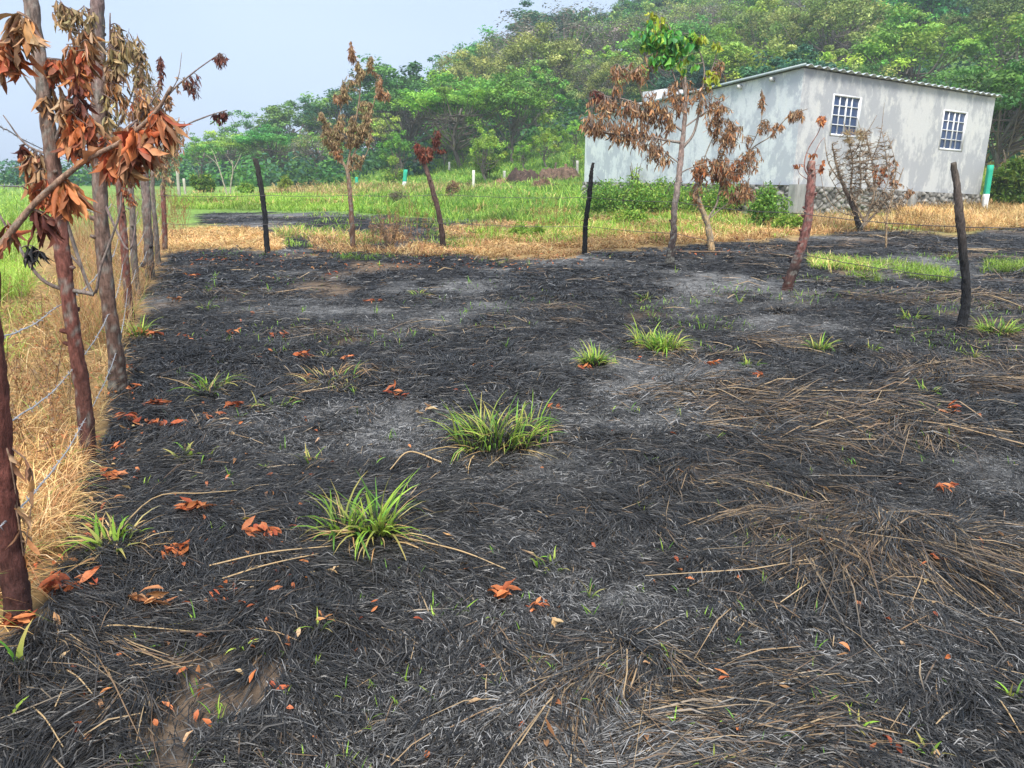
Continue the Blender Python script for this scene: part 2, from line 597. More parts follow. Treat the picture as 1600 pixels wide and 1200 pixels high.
# ------------------------------------------------------------------ charred straw lying in swirls
TUFT_BURNT = [(1385, 835, .34), (965, 1005, .20), (1325, 548, .22), (1012, 606, .22), (598, 603, .16), (1100, 560, .15), (860, 640, .2), (770, 730, .25),
              (1340, 690, .25), (860, 1110, .13), (320, 470, .35), (1215, 490, .3), (60, 1060, .16), (1560, 560, .25), (700, 1100, .1), (1240, 990, .12)]


def straw_flow(x, y, px):
    k_ = 1.0
    th = 2.6 * (fbm(x * .55, y * .55, 101, 2) - .5) * 2 + 1.6 * (fbm(x * 1.7, y * 1.7, 111, 2) - .5) * 2
    wx = x + .05 * (fbm(x * 9, y * 9, 205, 2) - .5)
    _, _, cid = worley(wx / .13, y / .13, 40)
    _, _, cid2 = worley(x / .34, y / .34, 90)
    return th * .75 + (cid - .5) * 2.0 + (cid2 - .5) * 1.6 - .35 * np.clip((px - 600) / 600, 0, 1.2)


def lay_straw(n, ylo, yhi, wmul, lmul, seed):
    """n strands, denser towards the viewer, over the whole burnt plot"""
    t = rng.random(n)
    y = ylo * (yhi / ylo) ** t
    half = y * .80 + 1.7
    x = rng.uniform(-1, 1, n) * half
    z = Hf(x, y) + np.clip(1 - (y - 7) / 8, 0, 1) * .03 * (fbm(x * 5, y * 5, 15, 3) - .5)
    c, bn = gcol(x, y)
    x, y, z = x[bn], y[bn], z[bn]
    n = len(x)
    px, py, d = to_px(x, y, z)
    a, tn, sl = ashf(x, y), tanf(x, y, px, py), soilf(x, y)
    keep = (rng.random(n) > .8 * sl) & (rng.random(n) > .25 * a)
    keep &= ~(in_poly(px, py, DIRTP) & (fbm(x * 7, y * 7, 41) > .38) & (rng.random(n) < .92))
    x, y, z, px, py, a, tn = [q[keep] for q in (x, y, z, px, py, a, tn)]
    n = len(x)
    head = straw_flow(x, y, px) * 1.0 + rng.normal(0, .38 + .5 * a * (1 - tn), n) * (1 - .5 * tn)
    r = rng.random(n)
    isash = r < a * .68 + .06
    istan = (~isash) & (rng.random(n) < tn * .30 + .014)
    col = CHARC[rng.choice(4, n, p=[.34, .24, .18, .24])] * rng.lognormal(0, .5, (n, 1))
    col[isash] = ASHC[rng.integers(0, 3, isash.sum())]
    col[istan] = TANC[rng.integers(0, 4, istan.sum())]
    col = np.clip(col * (1 + rng.normal(0, .15, (n, 1))), .006, .6)
    L = rng.lognormal(math.log(.068), .45, n) * lmul * (1 - .35 * a) * (1 + .9 * tn) * (1 + .9 * istan) * np.interp(py, [400, 700], [.9, 1])
    W = rng.uniform(.0012, .0040, n) * wmul * (1 + .25 * istan) * np.where(isash, .8, 1)
    L = L * np.where(isash, .6, 1)
    lift = rng.random(n) ** 5
    e0 = rng.normal(0.03, .10, n) + lift * .55
    e0 = np.where(istan, e0 * .45, e0)
    e1 = -e0 * .9 + rng.normal(0, .08, n)
    mound = .018 * vnoise(x * 4, y * 4, 131) * (1 - .5 * a)
    P = np.stack([x, y, z + .003 + rng.random(n) * .020 + mound], 1)
    tip = np.where(istan[:, None] & (rng.random(n) < .6)[:, None], CHARC[2] * .8, col)
    strips(smb, P, head, L, W, e0, e1, col, tip)


smb = MB()
lay_straw(640000, 1.2, 4.2, 1.0, 1.0, 1)
lay_straw(290000, 4.0, 9.5, 1.7, 1.35, 2)
lay_straw(110000, 9.0, 24, 3.6, 1.9, 3)
o = smb.build('charred_straw', M_CHAR)
tag(o, 'black and ash-grey burnt straw matted over the ground in swirls', 'burnt straw', kind='stuff')

# burnt stubs of grass clumps
for k, (px, py, r) in enumerate(TUFT_BURNT):
    if k in (3, 5, 6, 9, 12, 13, 14, 15):
        continue
    p = gpt(px, py)
    n = int(260 + 1500 * r)
    mb = MB()
    rad = np.sqrt(rng.random(n)) * r * .6
    th = rng.random(n) * 2 * np.pi
    P = p + np.stack([np.cos(th) * rad, np.sin(th) * rad, np.zeros(n)], 1)
    P[:, 2] = Hf(P[:, 0], P[:, 1]) + .005
    col = CHARC[rng.integers(0, 4, n)]
    m = rng.random(n) < (.10 if k else .18)
    col[m] = TANC[rng.integers(0, 4, m.sum())] * .8
    m = rng.random(n) < .15
    col[m] = ASHC[2]
    sz = .5 + r * 1.6
    e = np.interp(rad / (r * .6), [0, 1], [.8, .15]) + rng.normal(0, .25, n)
    blades(mb, P, th + rng.normal(0, .5, n), rng.uniform(.03, .13, n) * sz, rng.uniform(.0025, .005, n) * (1 + p[1] * .12), e, e - .5, col, col * .7, K=3)
    o = mb.build('burnt_grass_clump', M_CHAR, origin=p)
    lab = ['large radiating burnt grass clump with tan stubs at its heart, right foreground',
           'black burnt clump beside pale ash in the middle foreground', 'grey burnt clump right of the green tuft with long arched blades',
           'black burnt clump just below the pair of bright green tufts', 'burnt clump in a brown hollow right of the small dry straw clump',
           'small black clump above the lone rust leaf right of the bright green tuft', 'burnt clump at the back edge of the large middle green tuft',
           'charred stubs below the large middle green tuft', 'burnt clump in the brown scorched hollow above the large radiating clump',
           'small black clump on ash in the centre foreground', 'wide dark burnt hollow near the left fence saplings', 'low black clump left of the charred post on the right',
           'black clump on ash beside the nearest left trunk', 'grey clump in front of the green tuft at the right edge', 'tiny burnt clump in the centre foreground among black chaff',
           'burnt clump in the tan straw swirl, right foreground'][k]
    tag(o, lab, 'burnt grass clump', 'burnt clumps of grass')

# ------------------------------------------------------------------ green tufts on the burnt ground


def tuft(px, py, wpx, hpx, n, label, dry=.15, burnt=.15, bw=.010, green=GREENS, name='grass_tuft', cat='grass tuft', spread=.25, group='green grass tufts regrowing on the burnt ground'):
    p = gpt(px, py)
    s = math.hypot(p[1], CH) / F
    R, h = wpx * s * .5, hpx * s * 1.15
    root = empty(name, p, label, cat, group)
    ng, nd, nb = int(n), int(n * dry), int(n * burnt * 3)
    cro = rng.uniform(-1, 1, (3, 2))

    def mk(m, kind):
        rad = np.sqrt(rng.random(m)) * R * spread
        th = rng.random(m) * 2 * np.pi
        P = p + np.stack([np.cos(th) * rad, np.sin(th) * rad, np.full(m, .0)], 1)
        P[:, 2] = Hf(P[:, 0], P[:, 1])
        nc = 3 if wpx > 90 else 1
        cr = p[:2] + cro[rng.integers(0, nc, m)] * (R * .35 if nc > 1 else 0)
        P[:, :2] += cr - p[:2]
        P[:, 2] = Hf(P[:, 0], P[:, 1])
        hd = th + rng.normal(0, .6, m)
        out = rng.random(m) ** .6
        reach = R * (1 - spread * .6)
        if kind == 'g':
            L = np.hypot(reach * out, h * (1.05 - .5 * out)) * rng.uniform(.45, 1.2, m)
            e0 = np.arctan2(h * 1.25, reach * out + .01) + rng.normal(0, .1, m)
            e1 = e0 - .7 - 1.7 * out * rng.random(m)
            c = pal(green, m, .2)
            return P, hd, L, bw * 1.3 * rng.uniform(.5, 1.15, m), e0, e1, c * np.array([1.1, .95, 1.2]), np.where(rng.random((m, 1)) < .3, np.array([[.55, .42, .14]]), c * 1.1)
        if kind == 'd':
            L = np.hypot(reach, h * .4) * rng.uniform(.7, 1.35, m)
            e0 = rng.uniform(.15, .7, m)
            c = pal(STRAW, m, .15)
            return P, hd, L, bw * .55 * rng.uniform(.5, 1, m), e0, e0 - rng.uniform(.4, .9, m), c, c
        L = h * rng.uniform(.15, .5, m)
        e0 = rng.uniform(.7, 1.5, m)
        c = pal(CHARC, m, .3)
        return P, hd, L, bw * .5 * rng.uniform(.5, 1.2, m), e0, e0 - .3, c, c

    for kind, m, nm, mt, K in (('g', ng, 'green_blades', M_GRASS, 5), ('d', nd, 'dry_stems', M_DRY, 4), ('b', nb, 'burnt_stubs', M_CHAR, 2)):
        if m < 3 or (kind == 'b' and m < 25):
            continue
        mb = MB()
        a = mk(m, kind)
        blades(mb, *a, K=K, twist=.25)
        mb.build(nm, mt, root, origin=p)
    return root


TUFTS = [
    (560, 838, 225, 96, 105, 'big bright green grass tuft with tan stems, nearest large one left of centre', .6, .8, .0145, .22),
    (770, 702, 200, 76, 190, 'large scorched green tuft in the middle of the burnt ground', .5, 2.2, .0105, .6),
    (1030, 552, 108, 40, 210, 'bright dense green tuft, right one of the pair in mid field', .3, .4, .014, .4),
    (928, 577, 75, 40, 120, 'dark green tuft with black burnt base, left one of the pair in mid field', .1, 2.2, .012, .45),
    (1280, 552, 75, 34, 40, 'sparse green tuft with arched blades right of mid field', .3, .8, .013, .3),
    (1556, 528, 85, 34, 150, 'dark green tuft beside the charred post near the right edge', .05, 2.0, .013, .5),
    (1450, 622, 50, 24, 26, 'small upright green tuft in ash below the charred post', .1, .3, .012, .5),
    (1455, 648, 62, 18, 14, 'low yellow-green tuft touching a rust leaf cluster, right side', .5, 0, .010, .3),
    (1332, 1148, 60, 46, 9, 'small fresh green tuft near the bottom right of the burnt ground', .3, 0, .012, .2),
    (318, 612, 125, 44, 42, 'splayed green and straw tuft with rust leaves in it, left of mid field', .7, .2, .012, .3),
    (432, 637, 100, 26, 14, 'thin trailing green tuft with straw runners left of centre', .8, 0, .010, .35),
    (300, 716, 120, 30, 13, 'low tuft with two broad flat green leaves near the left saplings', .3, .6, .018, .25),
    (195, 868, 150, 70, 30, 'green and straw tuft at the foot of the dry grass by the left fence', 2.2, .4, .017, .3),
    (325, 490, 38, 22, 16, 'small green tuft beside the wide dark hollow at left', .1, .2, .010, .4),
    (218, 532, 70, 40, 45, 'green tuft at the foot of the saplings with rust leaves before it', .6, .2, .012, .35),
    (308, 994, 78, 42, 9, 'small green tuft with spreading blades behind brown fallen leaves, lower left', .1, 0, .010, .15),
    (222, 1036, 62, 30, 7, 'tiny green tuft beside bare soil at lower left', .1, 0, .009, .15),
    (380, 1024, 36, 34, 7, 'thin upright green sprout tuft beside the bare soil patch', 0, 0, .008, .2),
    (36, 1072, 34, 62, 6, 'pale broad-bladed sprout below the rust leaves at the nearest trunk', .3, 0, .022, .2),
    (862, 886, 60, 30, 24, 'pale low green tuft in brown straw right of the big near tuft', .2, 0, .008, .8),
    (922, 934, 22, 32, 6, 'short upright sprout right of the pale low tuft', 0, 0, .008, .3),
    (1170, 578, 52, 18, 20, 'small green tuft right of the rust leaf by the burnt clump', .1, .8, .011, .4),
    (1362, 550, 42, 20, 12, 'yellow-tipped small tuft between the arched tuft and the charred post', .5, .2, .011, .4),
    (1522, 568, 36, 26, 22, 'small fresh green tuft below the dark one by the charred post', 0, 0, .010, .4),
    (515, 556, 46, 16, 18, 'small low green tuft above the dry straw clump at left', .2, .2, .009, .5),
    (1400, 930, 1, 1, 0, '', 0, 0, .01, .3),
    (1450, 1185, 46, 44, 8, 'green sprout at the bottom edge right of centre', .2, 0, .011, .2),
    (1578, 1100, 52, 56, 9, 'tall thin green sprout with a straw stem at the right edge foreground', .5, 0, .010, .2),
    (1497, 1088, 34, 24, 7, 'short sprout left of the tall thin sprout, right foreground', 0, 0, .009, .3),
    (1006, 470, 46, 16, 26, 'small grey-green tuft far out in mid field', .2, 1, .011, .5),
    (1425, 506, 60, 18, 34, 'low green tuft left of the charred post, on grey ash', .3, .5, .011, .6),
    (655, 462, 56, 16, 22, 'green tuft beside dry brown stems in upper mid field', .8, .1, .012, .5),
    (485, 728, 60, 46, 8, 'pair of thin upright shoots above the big near tuft', 0, 0, .009, .35),
    (1155, 478, 22, 20, 12, 'small sprout beside the leaning red trunk', 0, 0, .010, .3),
    (1483, 406, 46, 16, 26, 'green tuft behind the charred post near the dry verge', .2, .3, .014, .4),
    (8, 1160, 70, 40, 8, 'green tuft with straw at the bottom left corner', .8, 0, .014, .3),
    (500, 996, 58, 60, 6, 'green sprout with a curled brown leaf in the lower middle', .1, 0, .010, .15),
    (1575, 645, 40, 14, 12, 'low green tuft at right edge on grey ash', .1, .2, .011, .4),
    (1085, 600, 30, 10, 0, '', 0, 0, .01, .3),
]
for (px, py, wd, hh, n, lab, dr, bu, bw, sp) in TUFTS:
    if n:
        tuft(px, py, wd, hh, n, lab, dr, bu, bw, spread=sp)
# the small clump of dry straw
tuft(515, 600, 130, 26, 30, 'small dry straw clump lying flat with few green blades, left of centre', 6, .3, .008, spread=.6, group=None, name='dry_straw_clump', cat='straw clump')

# countless tiny sprouts
mb = MB()
g_, q_ = scatter([(0, 1400), (330, 420), (1250, 400), (1640, 390), (1800, 1400)], 420)
c_, bn = gcol(g_[:, 0], g_[:, 1])
m = bn & (vnoise(g_[:, 0] * 1.2, g_[:, 1] * 1.2, 55) > .35)
for p in g_[m]:
    k = rng.integers(2, 6)
    P = p + np.concatenate([rng.normal(0, .012, (k, 2)), np.zeros((k, 1))], 1)
    s = .8 + p[1] * .12
    c = pal(GREENS, k, .2)
    blades(mb, P, rng.random(k) * 6.28, rng.uniform(.03, .075, k) * s, .005 * s, rng.uniform(.8, 1.5, k), rng.uniform(.0, 1.2, k), c, c * 1.1, K=4)
o = mb.build('grass_sprouts', M_GRASS)
tag(o, 'scattered tiny green grass sprouts coming up through the char', 'sprouts', kind='stuff')
# pale upright fringe of regrowth far out
mb = MB()
for poly, n in (([(950, 470), (1560, 380), (1640, 560), (1100, 560)], 2500), ([(300, 440), (900, 420), (900, 560), (300, 560)], 700),
                ([(1260, 400), (1640, 395), (1640, 440), (1260, 440)], 1500), ([(300, 388), (960, 398), (960, 412), (300, 408)], 350)):
    g_, q_ = scatter(poly, n)
    m = vnoise(g_[:, 0] * 1.6, g_[:, 1] * 1.6, 66) > .62
    g_ = g_[m]
    k = len(g_)
    c = pal(GREENS, k, .25)
    blades(mb, g_, rng.random(k) * 6.28, rng.uniform(.04, .09, k), .008, rng.uniform(.9, 1.5, k), rng.uniform(.3, 1.2, k), c, c, K=3)
o = mb.build('regrowth_fringe', M_GRASS)
tag(o, 'thin haze of short green regrowth over the far burnt ground', 'regrowth', kind='stuff')

# ------------------------------------------------------------------ fields of grass
def field(mb, poly, n, hgt, pals, wmul=1.0, lean=(.7, 1.5), droop=.9, jit=0, thr=0, nscl=.6, seed=5, hvar=True, K=4):
    g_, q_ = scatter(poly, n, jit)
    if thr:
        m = fbm(g_[:, 0] * nscl, g_[:, 1] * nscl, seed) > thr
        g_ = g_[m]
    k = len(g_)
    if not k:
        return
    dist = np.hypot(g_[:, 1], 1)
    hv = (.45 + 1.1 * fbm(g_[:, 0] * .9, g_[:, 1] * .9, seed + 3)) if hvar else np.ones(k)
    L = hgt * hv * rng.uniform(.6, 1.3, k)
    W = np.maximum(.004, dist * .00085) * wmul * rng.uniform(.6, 1.3, k)
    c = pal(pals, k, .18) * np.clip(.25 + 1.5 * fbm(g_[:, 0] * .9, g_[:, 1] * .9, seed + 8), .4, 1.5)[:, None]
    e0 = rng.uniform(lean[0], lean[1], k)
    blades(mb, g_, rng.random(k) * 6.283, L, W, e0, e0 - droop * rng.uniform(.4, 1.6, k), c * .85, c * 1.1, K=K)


YG = [[.28, .46, .05], [.36, .52, .07], [.21, .38, .045], [.44, .55, .12]]
DG = [[.13, .29, .045], [.18, .36, .055], [.10, .23, .045]]
mb = MB()
field(mb, [(270, 306), (470, 303), (640, 304), (640, 330), (420, 328), (270, 327)], 16000, .20, YG)
field(mb, [(560, 306), (760, 296), (930, 290), (1000, 296), (960, 340), (860, 352), (700, 340), (560, 334)], 26000, .27, YG + DG)
field(mb, [(780, 352), (960, 330), (1220, 330), (1220, 350), (1010, 372), (880, 385)], 3500, .3, YG, thr=.48)
field(mb, [(600, 225), (930, 205), (960, 300), (560, 306), (480, 300)], 26000, .36, DG + YG, wmul=.8, K=3)
field(mb, [(900, 290), (1240, 290), (1230, 330), (1100, 338), (900, 335)], 7000, .55, DG + YG)
field(mb, [(1530, 262), (1700, 240), (1700, 318), (1530, 315)], 6000, .5, YG + [[.45, .38, .12]])
field(mb, [(-200, 290), (75, 290), (60, 380), (50, 470), (-200, 520)], 12000, .4, YG)
field(mb, [(430, 362), (560, 366), (560, 374), (430, 372)], 800, .22, YG + STRAW)
field(mb, [(1262, 405), (1400, 412), (1500, 425), (1480, 442), (1380, 445), (1270, 425)], 3200, .17, YG, thr=.4, nscl=1.2)
field(mb, [(1540, 412), (1650, 408), (1650, 430), (1530, 428)], 1400, .16, YG, thr=.35, nscl=1.2)
field(mb, [(520, 398), (600, 402), (640, 412), (520, 410)], 420, .12, GREENS, thr=.5, nscl=2)
field(mb, [(690, 340), (1230, 322), (1230, 372), (960, 385), (700, 398)], 9000, .26, YG + GREENS, thr=.56, nscl=.9, seed=17)
field(mb, [(440, 330), (700, 335), (700, 392), (440, 388)], 4500, .18, YG + GREENS, thr=.56, nscl=1.2, seed=19)
field(mb, [(560, 300), (960, 285), (960, 335), (560, 330)], 5000, .62, DG + YG, thr=.52, nscl=.7, seed=23)
field(mb, [(1270, 340), (1600, 330), (1600, 360), (1270, 362)], 2500, .2, YG, thr=.58, nscl=.9, seed=29)
field(mb, [(-200, 400), (60, 400), (90, 480), (60, 560), (-200, 620)], 3500, .34, YG, thr=.5, nscl=1.1, seed=31)
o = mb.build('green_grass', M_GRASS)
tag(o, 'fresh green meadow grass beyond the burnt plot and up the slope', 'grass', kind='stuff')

mb = MB()
DS = STRAW
field(mb, [(262, 362), (330, 356), (400, 358), (440, 374), (440, 392), (340, 390), (262, 398)], 9000, .19, DS, lean=(.05, 1.1), droop=1.4)
field(mb, [(484, 372), (560, 362), (620, 362), (640, 382), (720, 395), (690, 405), (600, 402), (490, 395)], 7000, .20, DS + BROWNS, lean=(.1, 1.4), droop=1.2, thr=.42, nscl=1.1)
field(mb, [(690, 358), (780, 346), (900, 352), (1000, 345), (1080, 352), (1080, 382), (960, 388), (870, 402), (760, 406), (700, 400)], 32000, .22, DS + BROWNS[:1], lean=(.05, 1.1), droop=1.5, thr=.36, nscl=1.3)
field(mb, [(820, 334), (1000, 325), (1210, 322), (1240, 338), (1420, 345), (1420, 358), (1230, 372), (1080, 380), (900, 372)], 20000, .25, DS + BROWNS, lean=(.2, 1.4), droop=1.2, thr=.40, nscl=.9)
field(mb, [(1395, 318), (1520, 312), (1700, 310), (1700, 350), (1480, 364), (1395, 352)], 19000, .28, DS + [[.60, .42, .18]], lean=(.6, 1.5), droop=.9)
field(mb, [(420, 285), (720, 290), (820, 298), (640, 308), (430, 304)], 5000, .4, [[.5, .36, .18], [.42, .3, .14], [.3, .3, .1]], K=3)
field(mb, [(290, 300), (940, 288), (940, 340), (560, 336), (290, 326)], 7000, .30, DS + BROWNS, thr=.58, nscl=.6, seed=41)
field(mb, [(1262, 405), (1350, 410), (1370, 432), (1270, 425)], 900, .16, DS[:2] + YG[:1], thr=.4, nscl=1.2)
field(mb, [(1530, 232), (1700, 225), (1700, 262), (1540, 268)], 3000, .4, [[.6, .42, .2]], K=3)
# along the live fence on the left
LF = [(-300, 420), (60, 430), (100, 390), (180, 380), (250, 350), (262, 392), (230, 445), (205, 530), (180, 600), (140, 700), (100, 800), (60, 900), (-300, 1300)]
field(mb, LF, 17000, .30, DS + BROWNS + [[.2, .13, .07], [.24, .34, .07]], wmul=1.1, lean=(.1, 1.4), droop=1.4)
field(mb, [(30, 640), (130, 720), (110, 840), (40, 900), (-60, 760)], 2600, .22, DS + BROWNS, lean=(.1, 1.2), droop=1.2)
field(mb, [(95, 330), (200, 300), (262, 300), (258, 395), (205, 520), (150, 560), (95, 560)], 5500, .60, DS[2:4] + BROWNS + [[.34, .22, .12], [.42, .32, .2], [.25, .32, .08]], wmul=.6, lean=(.8, 1.55), droop=.9, K=5)
field(mb, [(1240, 330), (1530, 318), (1530, 345), (1240, 362)], 5000, .36, DS + [[.5, .36, .2]], wmul=.8, lean=(.8, 1.5), droop=.8, thr=.42)
field(mb, [(-60, 700), (150, 640), (120, 860), (40, 920), (-60, 900)], 1500, .32, DS + BROWNS, wmul=1.0, lean=(.1, 1.4), droop=1.6, K=5)
o = mb.build('dry_grass', M_DRY)
tag(o, 'straw-yellow dead grass along the fence lines and verges', 'dry grass', kind='stuff')

# dead weeds, brown and branching, in the verges (countless)
mb = MB()
for poly, n, hgt, cc in (([(610, 340), (680, 340), (680, 392), (570, 395)], 60, .5, BROWNS), ([(1090, 300), (1210, 310), (1210, 372), (1080, 375)], 40, .5, BROWNS),
                         ([(255, 300), (300, 340), (290, 380), (262, 390)], 60, .7, BROWNS), ([(-60, 470), (120, 480), (150, 640), (90, 760), (-80, 760)], 90, .36, BROWNS + [[.3, .2, .12]]),
                         ([(660, 300), (720, 300), (720, 325), (660, 325)], 16, .7, [[.5, .3, .18]]), ([(1380, 330), (1470, 330), (1480, 372), (1380, 372)], 60, .4, BROWNS + [[.12, .08, .05]]),
                         ([(820, 340), (880, 330), (900, 360), (830, 370)], 40, .45, BROWNS)):
    g_, q_ = scatter(poly, n)
    for p in g_:
        L = hgt * rng.uniform(.6, 1.3)
        d = norm(np.array([rng.normal(0, .25), rng.normal(0, .25), 1.0]))
        c = pal(cc, 1)[0]
        P = p + np.outer(np.linspace(0, L, 6), d)
        tube(mb, P, [.004, .002], 4, c * .8, cap=False)
        k = 26
        t = rng.uniform(.25, 1, k)
        Q = p + np.outer(t * L, d) + rng.normal(0, .012, (k, 3))
        leaves(mb, Q, rng.normal(0, 1, (k, 3)) + np.array([0, 0, -.4]), rng.uniform(.012, .06, k), rng.uniform(.005, .018, k), pal(cc, k), curl=1.0, K=2)
o = mb.build('dead_weeds', M_LEAF)
tag(o, 'brown shrivelled weeds standing in the dead grass', 'dead weeds', kind='stuff')

# ------------------------------------------------------------------ posts, saplings and scorched trees
def pxl(pts, Y, wander=0.0, seed=0, dY=0.0):
    """photo polyline -> points in space at depth Y, wandering in depth as limbs do"""
    r = np.random.default_rng(seed)
    n = len(pts)
    dy = np.cumsum(r.normal(0, 1, n)) * wander + np.linspace(0, dY, n)
    dy[0] = 0
    return np.array([at(p[0], p[1], Y + d) for p, d in zip(pts, dy)])


def stem(mb, P, r, n=None, sides=9, C=(.2, .15, .12), rough=.35, seed=0, gnarl=.0):
    n = n or max(8, len(P) * 5)
    Q = spline(P, n)
    if gnarl:
        gg = np.random.default_rng(seed + 5)
        k = np.arange(n)
        Q[1:-1, 0] += gnarl * (vnoise(k * .5, k * 0 + seed, 3)[1:-1] - .5)
        Q[1:-1, 1] += gnarl * (vnoise(k * .5, k * 0 + seed, 9)[1:-1] - .5)
    tube(mb, Q, r, sides, C, rough, seed=seed)
    return Q


FG = 'saplings of the live fence on the left'


def scorched_tree(name, label, cat, foot, trunk, tw, tcol, limbs=(), blobs=(), group=None, seed=1, Y=None, knots=0, sub=.004, stubs=False, lcol=None, flat_top=False):
    global rng
    keep, rng = rng, np.random.default_rng(seed + 1000)
    p = gpt(*foot)
    if Y:
        p = np.array([at(foot[0], foot[1], Y)[0], Y, 0.0])
        p[2] = float(Hf(p[0], p[1]))
    Y0 = p[1]
    s = math.hypot(Y0, 1) / F
    root = empty(name, p, label, cat, group)
    T = pxl(trunk, Y0)
    T[0] = p - np.array([0, 0, .04])
    mb = MB()
    Q = stem(mb, T, [a * s * (.70 if group == FG else .76) for a in tw], C=tcol, seed=seed, gnarl=.02 * min(1.5, s * 100) * .6, sides=14, n=max(40, len(T) * 12))
    for k in range(knots):
        i = rng.integers(2, len(Q) - 2)
        a = rng.random() * 6.28
        r = np.interp(i / len(Q), np.linspace(0, 1, len(tw)), tw) * s
        d = np.array([math.cos(a), math.sin(a), .35]); r *= .8
        cc = np.asarray(tcol, float)
        cc = cc[min(len(cc) - 1, int(i / len(Q) * len(cc)))] if cc.ndim == 2 else cc
        tube(mb, np.array([Q[i], Q[i] + d * r * 1.15, Q[i] + d * r * 1.5]), [r * .42, r * .3, r * .2], 7, cc * .8, .3, seed=k)
    tr = mb.build('trunk', M_BARK, root, origin=p, smooth=True)
    skel = [Q[len(Q) // 2:]]
    lc = lcol if lcol is not None else (np.asarray(tcol, float)[-1] if np.asarray(tcol).ndim == 2 else tcol)
    for k, (pts, r0, r1) in enumerate(limbs):
        mb = MB()
        L = pxl(pts, Y0, wander=.10 * s * 100 * .35, seed=seed * 31 + k)
        # start on the nearest point of what is built already
        allq = np.concatenate(skel if k else [Q])
        j = np.argmin(((allq - L[0]) ** 2).sum(1))
        L[0] = allq[j]
        q = stem(mb, L, [r0 * s * .72, r1 * s * .7], C=lc, seed=seed + k, sides=7, rough=.25)
        mb.build('limb', M_BARK, root, origin=p, smooth=True)
        skel.append(q)
    allq = np.concatenate(skel)
    if blobs:
        tm, lm = MB(), {}
        single = sum(b_[4] for b_ in blobs) <= 40
        lmul = 1.5 if Y0 < 4 else 1.35
        for bi, (cx, cy, rx, ry, ng, nl, pals, LL, WW) in enumerate(blobs):
            gr_ = pals[0][1] > pals[0][0]
            LL, WW = (LL, WW) if Y0 < 4 or gr_ or LL < .12 else (LL * .8, WW * .72)
            WW = WW * .85 if Y0 < 4 else WW
            nl = int(round(nl * (1.5 if gr_ else lmul if Y0 < 4 or seed == 18 else 1.1 if seed in (11, 12) else .85)))
            for gi in range(int(round(ng * (1 if seed == 16 else 3.6 if seed == 11 else 2.6 if seed == 12 else 1.5 if Y0 < 4 else 3.0 if group == FG else 3.6 if seed == 18 and nl < 8 else 1.6 if seed == 18 else 1.6 if gr_ else 3.2 if seed == 15 else 2.3)))):
                while True:
                    u = rng.uniform(-1, 1, 3)
                    if (u ** 2).sum() < 1:
                        break
                c = at(cx + u[0] * rx, cy + u[1] * ry, Y0 + u[2] * max(rx, 12) * s * .9)
                j = np.argmin(((allq - c) ** 2).sum(1))
                a = allq[j]
                mid = (a + c) / 2 + (np.array([0, 0, .08]) + rng.normal(0, .11, 3)) * np.linalg.norm(c - a)
                q = spline(np.array([a, mid, c]), 7)
                if single:
                    tm = MB()
                tube(tm, q, [sub * 1.0, sub * .45], 4, np.asarray(lc) * .9, cap=False)
                if single:
                    tm.build('twig', M_BARK, root, origin=p)
                t = rng.uniform(.25, 1.0, nl)
                ii = t * 6
                i0 = np.clip(ii.astype(int), 0, 5)
                P = q[i0] + (q[i0 + 1] - q[i0]) * (ii - i0)[:, None]
                D = np.stack([rng.normal(0, .32, nl), rng.normal(0, .32, nl), -1 + rng.normal(0, .3, nl)], 1)
                if seed == 18 and WW < .02:
                    D = rng.normal(0, 1, (nl, 3)) + np.array([0, 0, .5])
                m, mt = lm.setdefault(id(pals), (MB(), pals))
                leaves(m, P, D, LL * rng.uniform(.55, 1.15, nl), WW * rng.uniform(.6, 1.1, nl), pal(pals, nl, .22), curl=rng.uniform(-.6, 1.0, nl), fold=rng.uniform(.3, 1.2, nl), K=6 if LL * F / Y0 > 30 else 4 if LL * F / Y0 > 14 else 3)
        if not single:
            tag(tm.build('twigs', M_BARK, root, origin=p), kind='stuff')
        for m, pals in lm.values():
            gr = pals[0][1] > pals[0][0]
            m.build('green_leaves' if gr else 'dead_leaves', M_GLEAF if gr else M_LEAF, root, origin=p, smooth=False)
    rng = keep
    return root


REDB = [[.10, .05, .04], [.16, .06, .045], [.22, .085, .065], [.20, .13, .10], [.24, .18, .15], [.22, .17, .15]]
REDN = [[.05, .03, .028], [.13, .045, .035], [.17, .06, .045], [.16, .06, .05]]
GREYB = [[.10, .08, .07], [.17, .13, .11], [.24, .20, .17], [.27, .23, .19]]
BLK = [[.012, .012, .013], [.014, .014, .015], [.018, .017, .017], [.03, .026, .024]]
PALE = [[.50, .33, .17], [.46, .34, .19], [.34, .27, .19], [.30, .24, .18]]
P_RUST = RUST + [[.40, .22, .11], [.28, .10, .055], [.50, .24, .11]]
P_DK = [[.16, .045, .03], [.12, .04, .03], [.22, .07, .04]]
P_BRN = [[.50, .29, .15], [.40, .23, .12], [.60, .40, .24], [.30, .17, .09], [.54, .25, .10]]
P_KHK = [[.44, .33, .17], [.36, .27, .13], [.52, .38, .19], [.30, .19, .10]]
P_GRN = [[.14, .45, .08], [.22, .52, .08], [.10, .36, .10], [.38, .58, .06]]
P_YEL = [[.52, .55, .05], [.38, .50, .05]]
P_ORG = [[.60, .25, .09], [.52, .19, .07], [.46, .15, .05]]

